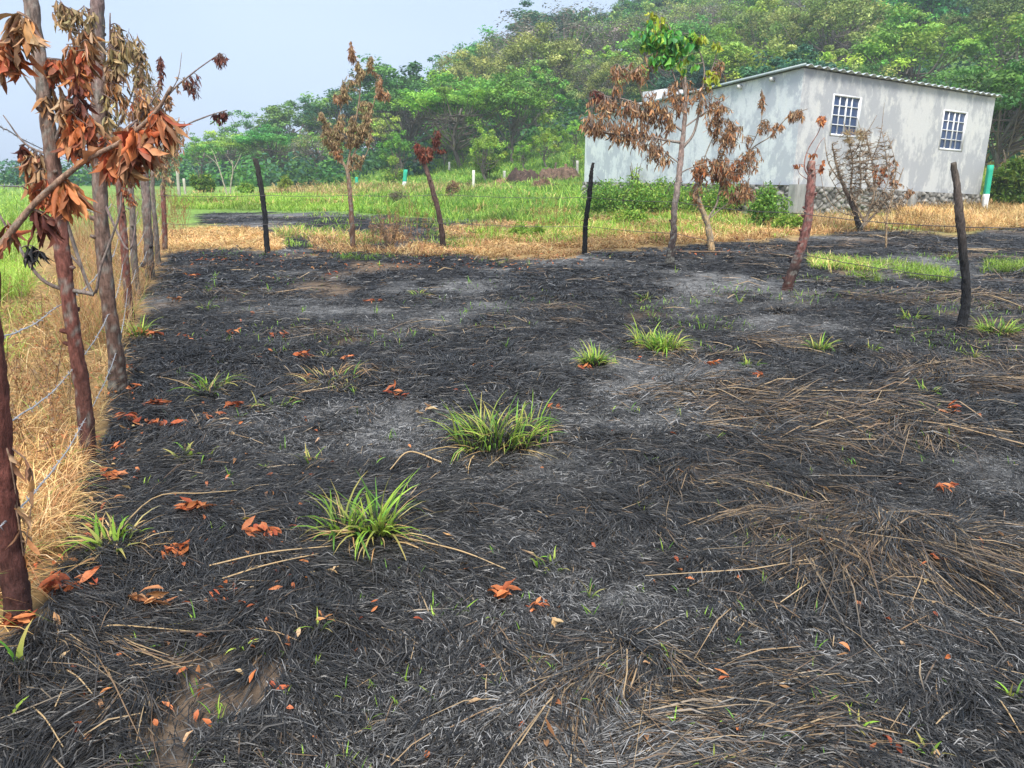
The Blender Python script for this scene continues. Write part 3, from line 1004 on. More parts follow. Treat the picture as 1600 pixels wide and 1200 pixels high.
scorched_tree('fence_sapling', 'nearest thick dark red trunk at the left edge with long limb of big rust leaves', 'sapling', (33, 992),
              [(33, 992), (22, 900), (8, 780), (0, 690), (-12, 560), (-25, 400), (-40, 200)], [30, 26, 24, 23, 22], REDN,
              limbs=[([(-24, 410), (10, 372), (60, 312), (130, 253), (190, 221), (240, 178), (268, 135)], 8, 2.5),
                     ([(-38, 220), (-20, 130), (5, 60), (30, 20)], 5, 2)],
              blobs=[(212, 205, 24, 16, 9, 5, P_RUST, .11, .05), (190, 235, 16, 14, 5, 5, P_RUST, .11, .05), (245, 180, 22, 14, 6, 5, P_RUST, .10, .045),
                     (12, 72, 22, 20, 8, 4, P_RUST, .10, .05), (40, 36, 16, 16, 6, 5, P_BRN, .09, .035), (110, 285, 14, 10, 3, 5, P_ORG, .13, .045),
                     (40, 862, 10, 10, 3, 4, P_BRN, .08, .03), (10, 350, 6, 8, 1, 4, P_RUST, .10, .04), (76, 345, 16, 14, 3, 4, P_DK, .09, .04)],
              group=FG, seed=2, knots=4, lcol=(.36, .23, .16))
scorched_tree('fence_sapling', 'second reddish trunk from the left edge, rising out of the top of the picture', 'sapling', (140, 712),
              [(140, 712), (127, 600), (112, 500), (98, 400), (88, 300), (75, 200), (62, 100), (45, -20), (40, -80)], [17, 15, 15, 14, 13, 12], REDB,
              limbs=[([(84, 236), (105, 175), (133, 118), (150, 70)], 4.5, 1.5), ([(124, 478), (142, 455), (158, 415), (185, 340), (190, 300)], 4, 1.5),
                     ([(70, 165), (45, 130), (20, 90)], 3, 1), ([(100, 420), (88, 372), (82, 345)], 3, 1.5), ([(72, 245), (40, 225), (5, 180)], 3, 1.2),
                     ([(110, 490), (70, 440), (20, 370), (-10, 320)], 5, 2)],
              blobs=[(110, 95, 20, 30, 9, 8, P_RUST, .12, .052), (125, 60, 24, 24, 7, 7, P_BRN, .10, .04), (60, 290, 24, 26, 11, 7, P_RUST, .11, .048),
                     (48, 262, 14, 22, 5, 6, P_BRN, .10, .04), (30, 228, 10, 14, 2, 4, P_DK, .09, .04), (135, 205, 24, 34, 11, 7, P_RUST, .12, .05),
                     (112, 300, 20, 18, 6, 6, P_ORG, .12, .05), (90, 150, 20, 30, 7, 7, P_BRN, .10, .035), (55, 395, 14, 16, 3, 5, BLK[:3], .09, .035), (125, 150, 22, 26, 5, 6, P_DK, .1, .035)],
              group=FG, seed=3, knots=9)
scorched_tree('fence_sapling', 'third trunk of the left fence, grey above and charred at its swollen foot', 'sapling', (186, 612),
              [(188, 612), (180, 548), (166, 440), (157, 310), (155, 160), (152, 40), (150, -40)], [22, 15, 14, 14, 13, 12], [[.05, .04, .035], [.14, .08, .06], [.22, .15, .12], [.25, .18, .16], [.24, .17, .16]],
              limbs=[([(156, 150), (170, 90), (172, 20)], 3.5, 1.2), ([(157, 260), (190, 210), (222, 180), (250, 140)], 4, 1.2), ([(155, 120), (130, 70), (115, 20)], 3, 1),
                     ([(168, 440), (200, 390), (215, 330)], 3, 1)],
              blobs=[(98, 20, 18, 26, 7, 8, P_KHK, .09, .03), (135, 25, 22, 22, 6, 7, P_KHK, .09, .03), (190, 75, 22, 36, 12, 8, P_KHK, .09, .03), (180, 120, 22, 26, 8, 7, P_BRN, .09, .03),
                     (168, 240, 20, 40, 10, 7, P_RUST, .12, .048), (125, 130, 16, 22, 5, 6, P_RUST, .12, .04), (215, 155, 22, 24, 8, 7, P_BRN, .09, .03), (175, 180, 25, 40, 9, 7, P_KHK, .08, .03)],
              group=FG, seed=4, knots=8)
scorched_tree('fence_sapling', 'thin red stem right behind the third trunk of the left fence', 'sapling', (205, 506),
              [(203, 506), (197, 430), (192, 350), (180, 250), (168, 180), (160, 80)], [8.5, 8, 7, 6, 5], REDB,
              limbs=[([(185, 290), (215, 235), (240, 200)], 3, 1), ([(175, 220), (205, 150), (215, 100)], 2.5, 1)],
              blobs=[(205, 70, 20, 28, 10, 8, P_KHK, .09, .03), (222, 112, 18, 30, 9, 8, P_KHK, .09, .03), (230, 190, 24, 34, 10, 8, P_RUST, .11, .035), (200, 260, 18, 44, 8, 7, P_RUST, .12, .04), (210, 300, 14, 22, 4, 6, P_RUST, .12, .04)],
              group=FG, seed=5, knots=5)
scorched_tree('fence_sapling', 'slim pale grey lichen-spotted stem in the left fence', 'sapling', (217, 470),
              [(217, 470), (209, 400), (207, 330), (203, 270), (210, 200)], [7, 7, 6, 4], GREYB,
              limbs=[([(207, 300), (230, 250), (236, 215)], 2, .8)],
              blobs=[(240, 130, 16, 28, 9, 8, P_KHK, .09, .03), (222, 230, 20, 36, 7, 7, P_BRN, .10, .03)],
              group=FG, seed=6, knots=4)
scorched_tree('fence_sapling', 'stout grey-brown trunk in the left fence with two long limbs reaching right over the sky', 'sapling', (234, 436),
              [(234, 436), (232, 380), (228, 310), (226, 250), (235, 190)], [10.5, 10, 9, 7, 4], [[.05, .04, .04], [.17, .12, .10], [.25, .19, .17], [.24, .19, .17]],
              limbs=[([(228, 260), (250, 240), (285, 200), (320, 183), (355, 172)], 2.6, 1), ([(232, 205), (262, 150), (300, 115), (343, 84)], 2.6, 1),
                     ([(262, 150), (278, 122), (284, 82)], 1.2, .5), ([(240, 190), (250, 140), (248, 90)], 2, .8)],
              blobs=[(346, 92, 9, 15, 9, 7, P_DK, .10, .03), (345, 183, 12, 11, 8, 6, P_DK, .10, .035), (304, 138, 12, 14, 7, 7, P_DK, .10, .03), (250, 110, 6, 28, 8, 7, P_DK, .10, .03),
                     (258, 170, 22, 32, 14, 8, P_BRN, .10, .035), (270, 210, 20, 30, 12, 8, P_KHK, .09, .03), (246, 250, 20, 26, 10, 8, P_BRN, .10, .03), (285, 130, 16, 16, 3, 5, P_BRN, .08, .03)],
              group=FG, seed=7, knots=5)
scorched_tree('fence_sapling', 'thin brown stem directly right of the stout grey-brown fence trunk', 'sapling', (248, 418),
              [(248, 418), (242, 340), (238, 280), (245, 220)], [6, 5, 4, 3], GREYB,
              blobs=[(262, 250, 24, 32, 16, 8, P_KHK, .10, .03), (285, 205, 14, 30, 8, 8, P_BRN, .10, .03)], group=FG, seed=8)
scorched_tree('fence_sapling', 'last slim dark stem of the left fence, beside the dry grass mound', 'sapling', (258, 393),
              [(258, 393), (256, 330), (255, 285), (262, 240)], [5, 5, 4, 2], REDB,
              blobs=[(272, 235, 18, 30, 14, 8, P_BRN, .10, .03), (262, 290, 14, 20, 6, 6, P_KHK, .09, .03)], group=FG, seed=9)

scorched_tree('charred_post', 'thin black burnt post standing alone by the dry mound, left of centre', 'post', (418, 396),
              [(418, 396), (414, 340), (408, 292), (399, 247)], [5.4, 5, 4.8, 4.6], [[.015, .015, .016], [.018, .018, .02], [.022, .022, .024], [.03, .028, .027], [.05, .045, .04]], seed=10, group='burnt fence posts', knots=1)
scorched_tree('scorched_sapling', 'tall slim scorched sapling with brown drooping plumes, left of centre against the sky', 'sapling', (552, 391),
              [(552, 391), (549, 335), (546, 292), (542, 262)], [5.5, 4.8, 4.2, 3.8], [[.09, .05, .035], [.22, .13, .09], [.32, .23, .15]],
              limbs=[([(542, 264), (560, 225), (578, 180), (590, 140)], 2.2, .8), ([(542, 264), (552, 210), (562, 150), (561, 110), (547, 66)], 2.4, .7),
                     ([(543, 266), (522, 225), (508, 190)], 2, .7), ([(544, 270), (570, 245), (580, 215)], 1.8, .7), ([(543, 270), (530, 240), (528, 190), (540, 150)], 2, .7),
                     ([(561, 120), (572, 112), (582, 90)], 1.2, .5)],
              blobs=[(548, 80, 5, 17, 12, 8, P_BRN, .10, .028), (560, 112, 8, 16, 10, 8, P_KHK, .10, .028), (579, 100, 4, 14, 8, 7, P_KHK, .10, .028), (593, 135, 6, 22, 12, 8, P_BRN, .10, .028), (607, 150, 5, 8, 4, 7, P_BRN, .1, .028),
                     (540, 140, 10, 22, 14, 8, P_KHK, .09, .028), (522, 150, 4, 10, 4, 6, P_BRN, .09, .028), (501, 180, 5, 10, 5, 8, P_KHK, .09, .028), (515, 210, 17, 22, 24, 9, P_KHK, .09, .028),
                     (545, 205, 20, 30, 30, 9, P_KHK, .09, .028), (572, 200, 12, 26, 24, 9, P_KHK, .09, .028), (575, 172, 9, 18, 10, 8, P_KHK, .09, .028), (556, 250, 14, 16, 12, 8, P_KHK, .09, .028), (525, 240, 14, 12, 9, 8, P_BRN, .09, .028)],
              seed=11, sub=.005)
scorched_tree('scorched_sapling', 'short leaning dark stem topped by one tuft of dark red leaves, centre', 'sapling', (693, 393),
              [(693, 393), (688, 345), (674, 290), (663, 255)], [5.6, 5.2, 4.8, 4.2], [[.03, .022, .02], [.10, .06, .05], [.16, .10, .08]],
              limbs=[([(663, 256), (674, 238), (688, 202)], 1.8, .7), ([(663, 256), (655, 236), (650, 222)], 1.5, .6), ([(664, 254), (680, 240), (694, 234)], 1.3, .5)],
              blobs=[(664, 238, 14, 12, 26, 8, [[.26, .08, .045], [.18, .055, .035], [.32, .12, .07]], .11, .03), (681, 214, 7, 12, 10, 8, P_DK, .11, .03), (651, 228, 5, 9, 7, 7, [[.3, .08, .05]] * 2, .1, .03), (690, 234, 7, 4, 5, 6, P_DK, .09, .03)],
              seed=12, knots=3)
scorched_tree('charred_post', 'slightly crooked jet-black post just left of the leafy scorched tree', 'post', (913, 397),
              [(913, 397), (915, 350), (920, 315), (922, 295), (924, 270), (927, 254)], [5.2, 4.6, 4.6, 4.9, 3.6, 2.6], BLK, seed=13, group='burnt fence posts', knots=1)
scorched_tree('scorched_tree', 'wide scorched tree with brown hanging leaves and a fresh green top, before the house', 'tree', (1045, 410),
              [(1045, 411), (1052, 372), (1053, 335), (1059, 290), (1063, 255), (1067, 210), (1071, 165), (1070, 120)], [10, 6.5, 6, 6, 5.4, 4.6, 3.6, 2.2],
              [[.03, .025, .022], [.07, .05, .045], [.18, .14, .12], [.36, .28, .24], [.36, .26, .22], [.34, .24, .20], [.34, .25, .20], [.3, .24, .2]],
              limbs=[([(1064, 222), (1040, 219), (1000, 211), (955, 208), (925, 200)], 3, 1), ([(1066, 205), (1045, 190), (1010, 168), (975, 155), (945, 150)], 2.6, .8),
                     ([(1066, 235), (1085, 205), (1096, 150), (1100, 105), (1084, 58)], 3.2, 1), ([(1098, 160), (1112, 110), (1122, 75)], 1.5, .6), ([(1063, 255), (1048, 245), (1030, 228)], 1.8, .7),
                     ([(1069, 180), (1050, 110), (1030, 70)], 1.8, .7), ([(1070, 160), (1062, 100), (1052, 55)], 1.6, .6), ([(1060, 290), (1080, 262), (1105, 255)], 1.5, .7), ([(1010, 168), (990, 120), (965, 100)], 1.2, .5),
                     ([(1068, 200), (1110, 170), (1140, 150)], 1.8, .6)],
              blobs=[(940, 185, 36, 34, 50, 6, P_BRN, .17, .06), (985, 190, 36, 38, 52, 6, P_BRN, .17, .06), (925, 150, 8, 14, 5, 6, P_DK, .16, .05), (965, 118, 16, 22, 12, 6, P_BRN, .17, .055), (1003, 105, 18, 22, 14, 6, P_BRN, .17, .055),
                     (1030, 175, 32, 38, 40, 6, P_BRN, .17, .06), (1062, 150, 26, 34, 20, 5, P_BRN, .16, .05), (1025, 245, 28, 18, 16, 6, P_BRN, .17, .055), (1100, 150, 34, 30, 18, 6, P_BRN, .16, .05), (1125, 108, 14, 14, 5, 6, P_BRN, .15, .05),
                     (1000, 225, 60, 14, 16, 5, P_BRN, .17, .05), (1010, 45, 26, 24, 16, 4, P_GRN, .16, .12), (1042, 66, 32, 28, 20, 4, P_GRN, .16, .12), (1068, 58, 26, 22, 12, 4, P_GRN, .15, .11), (1032, 88, 22, 20, 10, 4, P_GRN, .15, .11), (1065, 95, 24, 20, 7, 3, P_YEL + P_GRN, .14, .1),
                     (1098, 60, 18, 8, 5, 3, P_YEL, .12, .09), (1118, 66, 8, 5, 2, 3, P_YEL, .12, .09), (1112, 122, 14, 16, 6, 3, P_YEL, .14, .11), (1015, 22, 7, 8, 3, 4, P_YEL, .14, .1)],
              seed=14, knots=4, sub=.006)
scorched_tree('scorched_tree', 'pale yellow-barked scorched tree right of the green-topped one, limb stretched far to the right', 'tree', (1113, 394),
              [(1113, 395), (1106, 352), (1096, 325), (1088, 300), (1092, 270)], [7.4, 6.2, 5, 4, 3], PALE,
              limbs=[([(1104, 345), (1120, 318), (1128, 285), (1150, 262), (1175, 232), (1205, 212), (1232, 182), (1262, 170)], 2.4, .8), ([(1170, 236), (1188, 195), (1192, 150)], 1.2, .5),
                     ([(1092, 275), (1105, 235), (1120, 200), (1126, 170)], 1.6, .6), ([(1128, 290), (1120, 250), (1145, 200)], 1.4, .5), ([(1106, 350), (1135, 320), (1170, 300)], 1.6, .6)],
              blobs=[(1125, 185, 28, 28, 26, 6, P_BRN, .16, .05), (1140, 215, 30, 26, 24, 6, P_BRN, .16, .05), (1188, 155, 9, 18, 6, 6, P_BRN, .15, .045), (1205, 200, 22, 12, 12, 6, P_BRN, .15, .045), (1246, 178, 18, 10, 10, 6, P_BRN, .15, .045),
                     (1105, 262, 30, 22, 30, 6, P_ORG[1:] + P_BRN, .17, .055), (1140, 270, 34, 26, 36, 6, P_ORG[1:] + P_BRN, .17, .055), (1160, 300, 24, 20, 18, 6, P_BRN, .17, .055), (1090, 300, 16, 24, 10, 6, P_BRN, .16, .05), (1175, 250, 22, 20, 12, 6, P_BRN, .16, .05)],
              seed=15, sub=.006)
scorched_tree('lopped_trunk', 'thick leaning red-barked trunk cut flat at the top, in front of the grey house', 'trunk', (1228, 453),
              [(1228, 455), (1240, 420), (1254, 380), (1263, 335), (1267, 290), (1268, 252)], [11, 10, 9, 8.4, 8, 7.6], [[.10, .04, .03], [.06, .04, .035], [.20, .085, .07], [.27, .12, .10], [.27, .12, .10], [.36, .18, .14]],
              limbs=[([(1262, 282), (1257, 262), (1262, 235), (1278, 208), (1284, 190)], 1.6, .7), ([(1266, 284), (1276, 270), (1284, 262)], 1.2, .5), ([(1262, 285), (1250, 272), (1245, 258)], 1, .4), ([(1266, 250), (1280, 225), (1288, 215)], .9, .4)],
              blobs=[(1284, 186, 9, 9, 8, 5, P_ORG, .09, .05), (1245, 258, 5, 4, 4, 4, P_ORG, .08, .05), (1270, 241, 5, 4, 3, 4, P_ORG, .08, .05), (1285, 262, 10, 8, 6, 4, P_ORG, .08, .05), (1290, 250, 6, 4, 2, 4, P_ORG, .08, .05)],
              seed=16, knots=12)
scorched_tree('charred_post', 'tall crooked charred post with a knobbly foot, nearest the right edge', 'post', (1500, 519),
              [(1500, 520), (1508, 480), (1509, 440), (1505, 395), (1500, 345), (1496, 300), (1490, 254)], [11, 9, 7.5, 7.5, 8, 7, 5], [[.02, .02, .022], [.02, .02, .022], [.025, .024, .025], [.03, .028, .027], [.09, .07, .06], [.14, .11, .09], [.12, .10, .08]],
              limbs=[([(1508, 478), (1515, 470), (1519, 464)], 5, 2.5), ([(1503, 380), (1509, 373), (1513, 370)], 3, 1.2)], seed=17, group='burnt fence posts', lcol=(.03, .028, .028))
scorched_tree('burnt_shrub', 'bare many-stemmed burnt shrub under the left house window, straw caught in its top', 'shrub', (1347, 362),
              [(1347, 363), (1340, 345), (1333, 325), (1318, 290), (1308, 262), (1300, 225)], [7, 5, 4.4, 3.4, 2.4, 1.2], [[.02, .018, .018], [.03, .025, .024], [.10, .07, .055], [.25, .18, .12], [.3, .22, .15]],
              limbs=[([(1345, 358), (1356, 335), (1366, 300), (1362, 250), (1350, 200)], 3.6, .8), ([(1338, 340), (1330, 300), (1332, 250), (1318, 190)], 3, .7), ([(1346, 358), (1375, 325), (1398, 296), (1412, 262)], 3, .7),
                     ([(1333, 322), (1345, 285), (1345, 230), (1370, 180)], 2.4, .5), ([(1358, 330), (1385, 290), (1390, 250)], 2, .5), ([(1366, 300), (1385, 262), (1380, 215)], 1.8, .5), ([(1318, 290), (1295, 255), (1288, 215)], 1.8, .5),
                     ([(1330, 310), (1312, 300), (1296, 275)], 1.6, .5), ([(1362, 250), (1375, 215), (1382, 160)], 1.2, .4), ([(1375, 325), (1400, 320), (1425, 300)], 1.8, .6), ([(1332, 250), (1345, 215), (1340, 185)], 1.2, .4), ([(1375, 325), (1392, 300), (1400, 265), (1392, 225)], 1.6, .4), ([(1340, 345), (1312, 330), (1290, 305), (1282, 270)], 1.6, .4), ([(1366, 300), (1352, 280), (1358, 240), (1348, 205)], 1.3, .4)],
              blobs=[(1335, 215, 20, 14, 36, 9, [[.60, .44, .20], [.5, .35, .15]], .14, .012), (1345, 270, 36, 44, 70, 3, [[.26, .19, .12], [.2, .14, .1]], .10, .012), (1375, 272, 12, 20, 8, 5, P_ORG, .13, .045), (1395, 270, 12, 28, 14, 6, P_BRN, .15, .045), (1420, 298, 9, 10, 8, 6, P_BRN, .14, .045),
                     (1318, 250, 26, 44, 30, 3, [[.30, .22, .14]] * 2, .14, .012), (1368, 245, 34, 50, 36, 3, [[.30, .22, .14]] * 2, .14, .012), (1350, 310, 50, 34, 26, 2, [[.16, .12, .09]] * 2, .14, .012), (1385, 320, 30, 20, 30, 2, [[.2, .15, .1]], .1, .012)],
              seed=18, sub=.011, lcol=(.34, .25, .17))
scorched_tree('thin_stake', 'pale thin stick standing on the burnt ground in front of the burnt shrub', 'stick', (1384, 390),
              [(1384, 390), (1385, 355), (1388, 330), (1396, 305)], [2.2, 1.7, 1.2, .8], [[.36, .24, .13]] * 3, limbs=[([(1386, 350), (1376, 335), (1368, 322)], .8, .4), ([(1387, 335), (1400, 322), (1408, 312)], .8, .4)], seed=19)

# pale forked saplings far left
scorched_tree('bare_sapling', 'pale leafless forked sapling at the far edge of the green field, left', 'sapling', (355, 304),
              [(355, 305), (349, 285), (342, 262), (336, 245)], [1.6, 1.3, 1.0, .7], [[.42, .36, .27]] * 3, limbs=[([(342, 262), (335, 252), (322, 242)], .7, .4), ([(337, 246), (333, 238), (330, 232)], .7, .3)], seed=20, sub=.01)
scorched_tree('bare_sapling', 'pale leafless y-shaped sapling just right of the other forked one', 'sapling', (359, 305),
              [(359, 306), (361, 286), (364, 266), (362, 250)], [1.7, 1.4, 1.1, .7], [[.42, .36, .27]] * 3, limbs=[([(364, 268), (371, 253), (376, 242)], .8, .4), ([(363, 258), (356, 246), (352, 240)], .7, .3)], seed=21, sub=.01)

# ------------------------------------------------------------------ barbed wire
def wire(label, pts, group, r=.0022, barb=.13, sag=.02):
    mb = MB()
    P = np.array(pts, float)
    out = []
    for a, b in zip(P[:-1], P[1:]):
        n = max(6, int(np.linalg.norm(b - a) / .03) if a[1] < 6 else 10)
        t = np.linspace(0, 1, n, endpoint=False)
        q = a + (b - a) * t[:, None]
        q[:, 2] -= sag * 4 * t * (1 - t) * np.linalg.norm(b - a)
        out.append(q)
    Q = np.concatenate(out + [P[-1:]])
    Q[:, 2] += .006 * (vnoise(np.arange(len(Q)) * .3, np.zeros(len(Q)), 4) - .5)
    s = np.concatenate([[0], np.cumsum(np.linalg.norm(np.diff(Q, axis=0), axis=1))])
    n = max(12, int(s[-1] / .012)) if P[0][1] < 6 else 90
    n = min(n, 900)
    ss = np.linspace(0, s[-1], n)
    Q = np.stack([np.interp(ss, s, Q[:, i]) for i in range(3)], 1)
    C = (.34, .35, .37) if P[0][1] < 6 else (.10, .085, .08)
    for ph in ((0, math.pi) if P[0][1] < 6 else (0,)):
        a = ss * 200 + ph
        off = np.stack([np.cos(a), np.zeros(n), np.sin(a)], 1) * r * 1.0
        tube(mb, Q + off, [r * .8, r * .8] if P[0][1] < 6 else [r * 1.6, r * 1.6], 5, C, cap=False)
    for d in np.arange(barb * .5, min(s[-1], 7 if P[0][1] < 6 else 30), barb):
        c = np.array([np.interp(d, ss, Q[:, i]) for i in range(3)])
        for k in range(2):
            v = norm(rng.normal(0, 1, 3)) * .016
            tube(mb, np.array([c - v, c, c + v]), [r * .5, r * .8, r * .4], 4, C)
    o = mb.build('barbed_wire', M_WIRE, origin=P[0])
    return tag(o, label, 'barbed wire', group)


def on(foot, z, dx=0.03):
    p = gpt(*foot)
    return (p[0] + dx + .04, p[1] - .07, p[2] + z)


F1, F2, F3, F4, F5, F6, F8 = (33, 992), (140, 712), (186, 612), (205, 506), (217, 470), (234, 436), (258, 393)
gl = 'barbed wire strands of the left fence'
for lab, zs in (('lowest barbed strand of the left fence, sagging close to the dry grass', (.40, .24, .3, .35, .35, .38, .4)),
                ('second barbed strand up, crossing the nearest dark trunk at mid height', (.70, .52, .58, .6, .6, .62, .62)),
                ('third barbed strand up, rising from the left edge to the second trunk', (.98, .86, .88, .85, .85, .85, .85)),
                ('fourth barbed strand up on the left fence, level with the dry leaves', (1.55, 1.48, 1.3, 1.2, 1.1, 1.1, 1.05)),
                ('topmost barbed strand, against the sky at the left edge', (1.85, 1.75, 1.62, 1.5, 1.4, 1.35, 1.3))):
    f1 = on(F1, zs[0], .05)
    lead = (f1[0] + .35, f1[1] - 1.6, f1[2] + .03)
    pts = [lead, f1] + [on(f, z) for f, z in zip((F2, F3, F4, F5, F6, F8), zs[1:])]
    # trunks lean, so the staples follow them a little to the left higher up
    pts = [(x - (.0 if i < 1 else .10 * z_ if i in (2,) else .05 * z_), y, z_) for i, (x, y, z_) in enumerate(pts)]
    wire(lab, pts, gl)
BP = [(258, 393), (418, 396), (552, 391), (693, 393), (913, 397), (1045, 410), (1228, 453), (1500, 519)]
for lab, zh in (('upper thin wire of the back fence, strung from post to post', 1.0), ('lower thin wire of the back fence, half hidden in dry grass', .5)):
    pts = [on(f, zh, 0) for f in BP]
    pts.append((pts[-1][0] + 2.8, pts[-1][1] + .2, pts[-1][2] + .0))
    wire(lab, pts, 'thin wires of the back fence', r=.0028, sag=.012, barb=.3)

# ------------------------------------------------------------------ far posts
def post(name, label, cat, px, py_top, py_bot, wpx, cols, Y=None, lean=0, group=None, M=M_PAINT):
    p = gpt(px, py_bot) if Y is None else np.array([*at(px, py_bot, Y)[:2], float(Hf(*at(px, py_bot, Y)[:2]))])
    top = at(px + lean, py_top, p[1])
    s = p[1] / F
    r = wpx * s * .5
    root = empty(name, p, label, cat, group) if len(cols) > 1 else None
    z0, z1 = p[2] - .1, top[2]
    segs = []
    for i, (c, f0, f1) in enumerate(cols):
        mb = MB()
        za, zb = z0 + (z1 - z0) * f0, z0 + (z1 - z0) * f1
        xa, xb = p[0] + (top[0] - p[0]) * f0, p[0] + (top[0] - p[0]) * f1
        b = .012
        n = 8
        aa = np.arange(n) / n * 2 * np.pi + np.pi / 8
        sq = np.stack([np.sign(np.cos(aa)) * np.where(np.abs(np.cos(aa)) > .5, r, r - b * 1.5), np.sign(np.sin(aa)) * np.where(np.abs(np.sin(aa)) > .5, r, r - b * 1.5)], 1)
        rings = []
        for t in np.linspace(0, 1, 6):
            k = 1 + .03 * rng.normal()
            rings.append(np.concatenate([sq * k + [xa + (xb - xa) * t, p[1]], np.full((n, 1), za + (zb - za) * t)], 1))
        V = np.concatenate(rings + [np.array([[xb, p[1], zb + .008]])])
        Q = [(k * n + j, k * n + (j + 1) % n, (k + 1) * n + (j + 1) % n, (k + 1) * n + j) for k in range(5) for j in range(n)]
        T = [(5 * n + j, 5 * n + (j + 1) % n, 6 * n) for j in range(n)]
        mb.add(V, Q, T, c)
        nm = name if root is None else ('painted_top' if f1 == 1 else 'painted_base')
        o = mb.build(nm, M, root, origin=p)
        if root is None:
            tag(o, label, cat, group)


post('painted_post', 'square post painted green over white at the right corner of the grey house', 'post', 1541, 258, 306, 7, [((.80, .80, .78), 0, .42), ((.03, .42, .27), .42, 1)], Y=24, lean=7)
post('painted_post', 'green and white post in the far meadow left of the short red-leaved stem', 'post', 631, 265, 293, 5.5, [((.80, .80, .78), 0, .4), ((.03, .42, .27), .4, 1)], lean=3)
post('painted_post', 'green and white post half hidden behind the tall scorched sapling', 'post', 558, 277, 291, 4, [((.80, .80, .78), 0, .3), ((.03, .42, .27), .3, 1)], lean=-1)
gp = 'small fence posts across the far meadow'
post('concrete_post', 'white upright post in the green meadow right of the short red-leaved stem', 'post', 740, 266, 297, 4, [((.70, .68, .62), 0, 1)], group=gp)
post('concrete_post', 'short white post just left of the dark soil mound', 'post', 788, 267, 279, 4, [((.70, .68, .62), 0, 1)], group=gp)
post('concrete_post', 'small pale post between the soil mound and the white upright post', 'post', 760, 270, 281, 2.6, [((.55, .53, .48), 0, 1)], group=gp)
post('concrete_post', 'pale post on the slope above the short red-leaved stem', 'post', 702, 253, 267, 3, [((.55, .53, .48), 0, 1)], group=gp)
post('concrete_post', 'grey post at the right end of the brown soil mounds', 'post', 902, 251, 275, 3.6, [((.42, .40, .36), 0, 1)], group=gp)
post('concrete_post', 'pale post on the wooded slope above the brown soil mounds', 'post', 866, 212, 224, 3, [((.55, .53, .48), 0, 1)], group=gp)
post('wooden_stake', 'leaning dark stake behind the brown soil mounds, left one of three', 'stake', 847, 263, 276, 2.6, [((.12, .09, .07), 0, 1)], lean=3, group=gp, M=M_BARK)
post('wooden_stake', 'leaning dark stake behind the brown soil mounds, middle one of three', 'stake', 864, 254, 274, 3, [((.12, .09, .07), 0, 1)], lean=5, group=gp, M=M_BARK)
post('wooden_stake', 'upright brown stake behind the brown soil mounds, right one of three', 'stake', 884, 256, 274, 4, [((.20, .12, .08), 0, 1)], group=gp, M=M_BARK)
post('concrete_post', 'leaning pale post at the far end of the left fence line', 'post', 290, 279, 306, 3.2, [((.48, .44, .36), 0, 1)], lean=-3, group=gp)
post('concrete_post', 'pale post nearest the last slim stem of the left fence', 'post', 280, 264, 308, 4, [((.42, .38, .32), 0, 1)], lean=-3, group=gp)


def mound(px, py, wpx, hpx, c, label, seed):
    p = gpt(px, py)
    s = p[1] / F
    R, h = wpx * s / 2, hpx * s * 1.1
    n = 56
    u = np.linspace(-1, 1, n)
    UX, UY = np.meshgrid(u, u)
    rr = np.hypot(UX, UY)
    x, y = p[0] + UX * R, p[1] + UY * R * .6
    hh = h * np.clip((1 - rr ** 2) * 2.2, 0, 1) * np.clip(.15 + 1.9 * (fbm(UX * 2.4 + seed, UY * 2.4, seed) - .2), .1, 1.3) + .22 * h * (fbm(UX * 16, UY * 16, seed + 2, 2) - .5) * (rr < 1)
    z = Hf(x, y) + hh - .12 * rr ** 2
    cc = np.array(c)[None] * (.4 + 1.3 * fbm(UX * 9, UY * 9, seed + 4, 4).ravel()[:, None])
    ii = (np.arange(n - 1)[:, None] * n + np.arange(n - 1)[None]).ravel()
    mb = MB()
    mb.add(np.stack([x.ravel(), y.ravel(), z.ravel()], 1), np.stack([ii, ii + 1, ii + 1 + n, ii + n], 1), None, cc)
    # dead stalks thrown on the heap
    k = 260
    a = rng.integers(0, n * n, k)
    P = np.stack([x.ravel()[a], y.ravel()[a], z.ravel()[a]], 1)
    m = rr.ravel()[a] < .95
    P = P[m]
    cst = pal([[.3, .2, .11], [.12, .08, .05], [.4, .28, .15]], len(P))
    blades(mb, P, rng.random(len(P)) * 6.28, rng.uniform(.15, .45, len(P)), .03, rng.uniform(0, .8, len(P)), -.3, cst, cst)
    o = mb.build('soil_mound', M_GROUND, origin=p)
    tag(o, label, 'soil mound', 'heaps of dug soil in the meadow')


mound(817, 284, 66, 16, (.075, .05, .04), 'dark heap of dug soil in the green meadow, left one', 3)
mound(872, 280, 72, 12, (.13, .085, .06), 'long brown heap of dug soil and straw below the stakes', 5)
mound(850, 294, 50, 10, (.14, .085, .055), 'low bare brown heap of soil in front of the other two', 8)
mound(785, 287, 36, 7, (.34, .22, .13), 'small straw-coloured heap left of the dark soil heap', 9)

